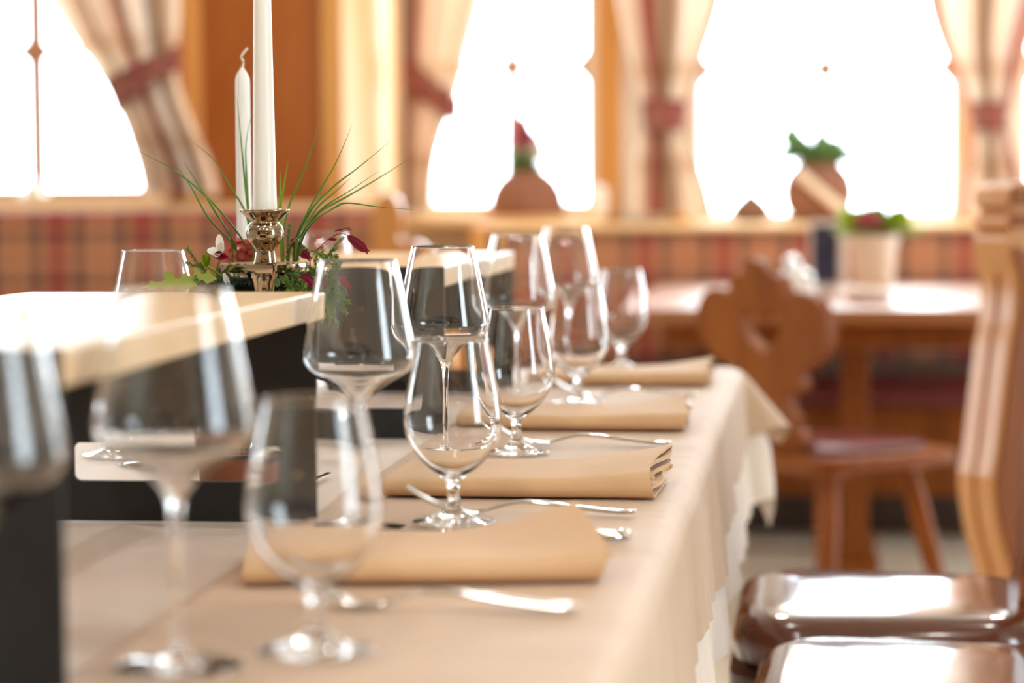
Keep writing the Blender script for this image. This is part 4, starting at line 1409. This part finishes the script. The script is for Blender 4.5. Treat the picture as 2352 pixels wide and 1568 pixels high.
p = thing('flower_pot', 'dome-shaped terracotta pot with pink and white flowers on the middle window sill', 'flower pot', (-0.918, 7.80, 0.952))
p.scale = (1.27, 1.1, 1.2)
MB().lathe([(0, 0), (0.092, 0), (0.098, 0.01), (0.098, 0.035), (0.092, 0.065), (0.078, 0.092), (0.058, 0.112), (0.045, 0.120), (0.043, 0.126), (0.038, 0.126), (0.036, 0.11), (0, 0.105)], 40).build('pot', M['terracotta'], p, angle=60)
blob_leaves(p, 'foliage', M['leaf_dull'], (-0.005, 0, 0.125), (0.035, 0.03, 0.03), 70, 0.04, 0.016, 3)
blob_leaves(p, 'white_blossom', M['white_petal'], (0.022, -0.01, 0.15), (0.03, 0.025, 0.03), 60, 0.028, 0.015, 4)
blob_leaves(p, 'pink_blossom', M['pink'], (-0.008, -0.005, 0.19), (0.03, 0.02, 0.045), 80, 0.03, 0.016, 5)
MB().tube([(0, 0, 0.1), (-0.002, 0, 0.16), (-0.012, 0, 0.27)], 0.016, 8).build('flower_stem', M['pink'], p)

p = thing('plant_pot', 'ball-shaped terracotta pot with a leafy green plant on the right window sill', 'plant pot', (0.019, 7.80, 0.93))
p.scale = (1.27, 1.0, 1.2)
MB().lathe([(0, 0), (0.055, 0), (0.068, 0.012), (0.086, 0.045), (0.091, 0.08), (0.084, 0.115), (0.066, 0.142), (0.056, 0.150), (0.058, 0.158), (0.050, 0.158), (0.046, 0.14), (0, 0.135)], 40).build('pot', M['terracotta'], p, angle=60)
blob_leaves(p, 'foliage', M['leaf_dull'], (0.015, 0, 0.155), (0.07, 0.05, 0.03), 150, 0.05, 0.018, 6)
blob_leaves(p, 'foliage', M['leaf_dull'], (-0.06, 0, 0.165), (0.025, 0.03, 0.045), 60, 0.045, 0.018, 7, 0.9)
MB().tube([(0.012, 0, 0.15), (0.014, 0, 0.20), (0.010, 0, 0.245)], [0.028, 0.024, 0.012], 8).build('shoot', M['leaf_dull'], p)
MB().tube([(-0.055, -0.098, 0.135), (0.07, -0.100, 0.02)], 0.013, 8).build('cream_stake', M['cream_pot'], p)

o = tag(MB().lathe([(0, 0), (0.024, 0), (0.026, 0.004), (0.026, 0.06), (0.022, 0.085), (0.012, 0.098), (0, 0.1)], 24).build('white_ornament', M['wax'], angle=60), 'small upright white ornament at the right end of the middle window sill', 'ornament')
o.location = (-0.675, 7.74, 0.952)
p = thing('sill_ornament', 'small white cone-shaped ornament on the sill of the leftmost window', 'ornament', (-2.262, 6.86, 1.018))
MB().lathe([(0, 0), (0.062, 0), (0.060, 0.008), (0.036, 0.018), (0.026, 0.034), (0.020, 0.05), (0.008, 0.056), (0, 0.056)], 28).build('ornament_body', M['white_cer'], p, angle=60)
MB().lathe([(0, 0.054), (0.006, 0.056), (0.007, 0.064), (0, 0.07)], 12).build('ornament_tip', M['white_cer'], p, angle=60)
o = tag(MB().lathe([(0, 0), (0.018, 0), (0.03, 0.012), (0.034, 0.028), (0.024, 0.05), (0.010, 0.07), (0, 0.082)], 18).build('pointed_ornament', M['brown_orn'], angle=60), 'small pointed brown ornament on the right window sill, left of the ball-shaped pot', 'ornament')
o.location = (-0.195, 7.77, 0.93)
o.scale = (2.0, 1.0, 1.25)

# on the varnished table
p = thing('table_card_holder', 'upright menu card holder with a dark blue card on the varnished table', 'card holder', (0.036, 6.62, 0.75))
MB().box(-0.036, 0.036, -0.010, 0.010, 0, 0.022).build('base', M['acrylic'], p, smooth=False, bevel=0.003)
MB().box(-0.046, 0.062, 0.0, 0.006, 0.022, 0.20).build('frame', M['acrylic'], p, smooth=False, bevel=0.002)
MB().box(-0.036, 0.034, -0.004, 0.0, 0.030, 0.186).build('card', M['navy'], p, smooth=False)
p = thing('potted_plant', 'small plant with lime and red leaves in a cream pot on the varnished table', 'potted plant', (0.163, 6.50, 0.7505))
MB().lathe([(0, 0), (0.046, 0), (0.049, 0.006), (0.060, 0.13), (0.061, 0.138), (0.067, 0.140), (0.068, 0.160), (0.062, 0.161), (0.058, 0.145), (0, 0.14)], 36).build('pot', M['cream_pot'], p, angle=50)
blob_leaves(p, 'lime_leaf', M['grass_lime'], (-0.05, 0, 0.165), (0.045, 0.04, 0.04), 60, 0.05, 0.018, 8)
blob_leaves(p, 'lime_leaf', M['grass_lime'], (0.06, 0, 0.165), (0.045, 0.04, 0.035), 60, 0.05, 0.018, 9)
blob_leaves(p, 'green_leaf', M['conifer'], (0.0, -0.01, 0.17), (0.04, 0.04, 0.05), 60, 0.042, 0.016, 10)
blob_leaves(p, 'red_leaf', M['pink'], (-0.015, -0.04, 0.18), (0.045, 0.03, 0.03), 40, 0.03, 0.014, 12)
MB().tube([(0.01, 0, 0.16), (0.012, 0, 0.20), (0.008, 0, 0.245)], [0.016, 0.014, 0.006], 6).build('shoot', M['conifer'], p)
p = thing('glass_dish', 'low clear glass dish in front of the cream pot', 'dish', (0.14, 6.20, 0.7505))
MB().lathe([(0, 0), (0.048, 0), (0.058, 0.006), (0.066, 0.030), (0.063, 0.032), (0.050, 0.012), (0, 0.010)], 36).build('dish_body', M['white_cer'], p, angle=50)
for i, (x, y, lab) in enumerate([(-0.050, 6.22, 'white lidded shaker on the varnished table, left of the menu card holder'), (-0.018, 6.10, 'shorter white shaker at the front, right behind the chair back')]):
    p = thing('shaker', lab, 'shaker', (x, y, 0.7505), 0, 'white shakers')
    k = 1.0 if i == 0 else 0.72
    MB().lathe([(0, 0), (0.024, 0), (0.027, 0.004), (0.028, 0.055 * k), (0.024, 0.075 * k), (0.020, 0.085 * k), (0, 0.085 * k)], 28).build('body', M['white_cer'], p, angle=60)
    MB().lathe([(0, 0.085 * k), (0.021, 0.085 * k), (0.022, 0.10 * k), (0.016, 0.112 * k), (0, 0.116 * k)], 24).build('cap', M['steel'], p, angle=50)
o = tag(MB().box(-0.09, 0.09, -0.07, 0.07, 0, 0.006).build('folded_leaflet', M['white_cer'], smooth=False, bevel=0.002), 'white folded leaflet lying right of the cream pot', 'leaflet')
o.location = (0.33, 6.62, 0.7505)
o.rotation_euler = (0, 0, 0.3)


# ------------------------------------------------------------------ lamps added out of view: ceiling fill and glints in the glass
def added_ceiling_lamp(x, y, power, label):  # unseen fill lamp, added to brighten tables, napkins and floor
    r = thing('added_ceiling_lamp', label, 'lamp', (x, y, ZC), 0, 'added ceiling downlights')
    MB().lathe([(0.0, -0.001), (0.075, -0.001), (0.08, -0.01), (0.08, -0.05), (0.066, -0.05), (0.064, -0.02), (0.0, -0.018)], 32).build('lamp_housing', M['lamp_shade'], r, angle=40)
    l = bpy.data.lights.new('fill_light', 'AREA')
    l.shape = 'DISK'
    l.size = 0.12
    l.energy = power
    l.color = (1.0, 0.97, 0.93)
    lo = bpy.data.objects.new('fill_light', l)
    COL.objects.link(lo)
    lo.parent = r
    lo.location = (0, 0, -0.045)


for x in (-1.5, -0.4, 0.7):
    for y in (0.1, 1.6, 3.4, 6.2):
        added_ceiling_lamp(x, y, FILL_LAMP_W * (3.4 if y < 1 else 1 if y < 6 else 0.4 if x < -1 else 4.2), 'small round downlight added in the ceiling, out of view')


def added_wall_lamp(x, z, label):  # unseen lamp, added to give the glasses orange glints
    r = thing('added_wall_lamp', label, 'lamp', (x, YF, z), 0, 'added wall lamps')
    MB().lathe([(0, 0), (0.05, 0), (0.05, 0.012), (0, 0.015)], 24, M=Matrix.Rotation(-PI / 2, 4, 'X')).build('wall_plate', M['brass'], r, angle=40)
    MB().tube(smooth_poly([(0, 0.01, 0), (0, 0.09, -0.02), (0, 0.12, 0.02), (0, 0.12, 0.05)], 4), 0.006, 8).build('arm', M['brass'], r)
    l = bpy.data.lights.new('glint_bulb', 'POINT')
    l.energy = 2.2
    l.color = (1.0, 0.55, 0.18)
    l.shadow_soft_size = 0.03
    lo = bpy.data.objects.new('glint_bulb', l)
    COL.objects.link(lo)
    lo.parent = r
    lo.location = (0, 0.12, 0.09)


for x in (-1.9, -1.5, 1.5, 1.9):
    added_wall_lamp(x, 1.75, 'brass wall lamp added on the unseen rear wall')
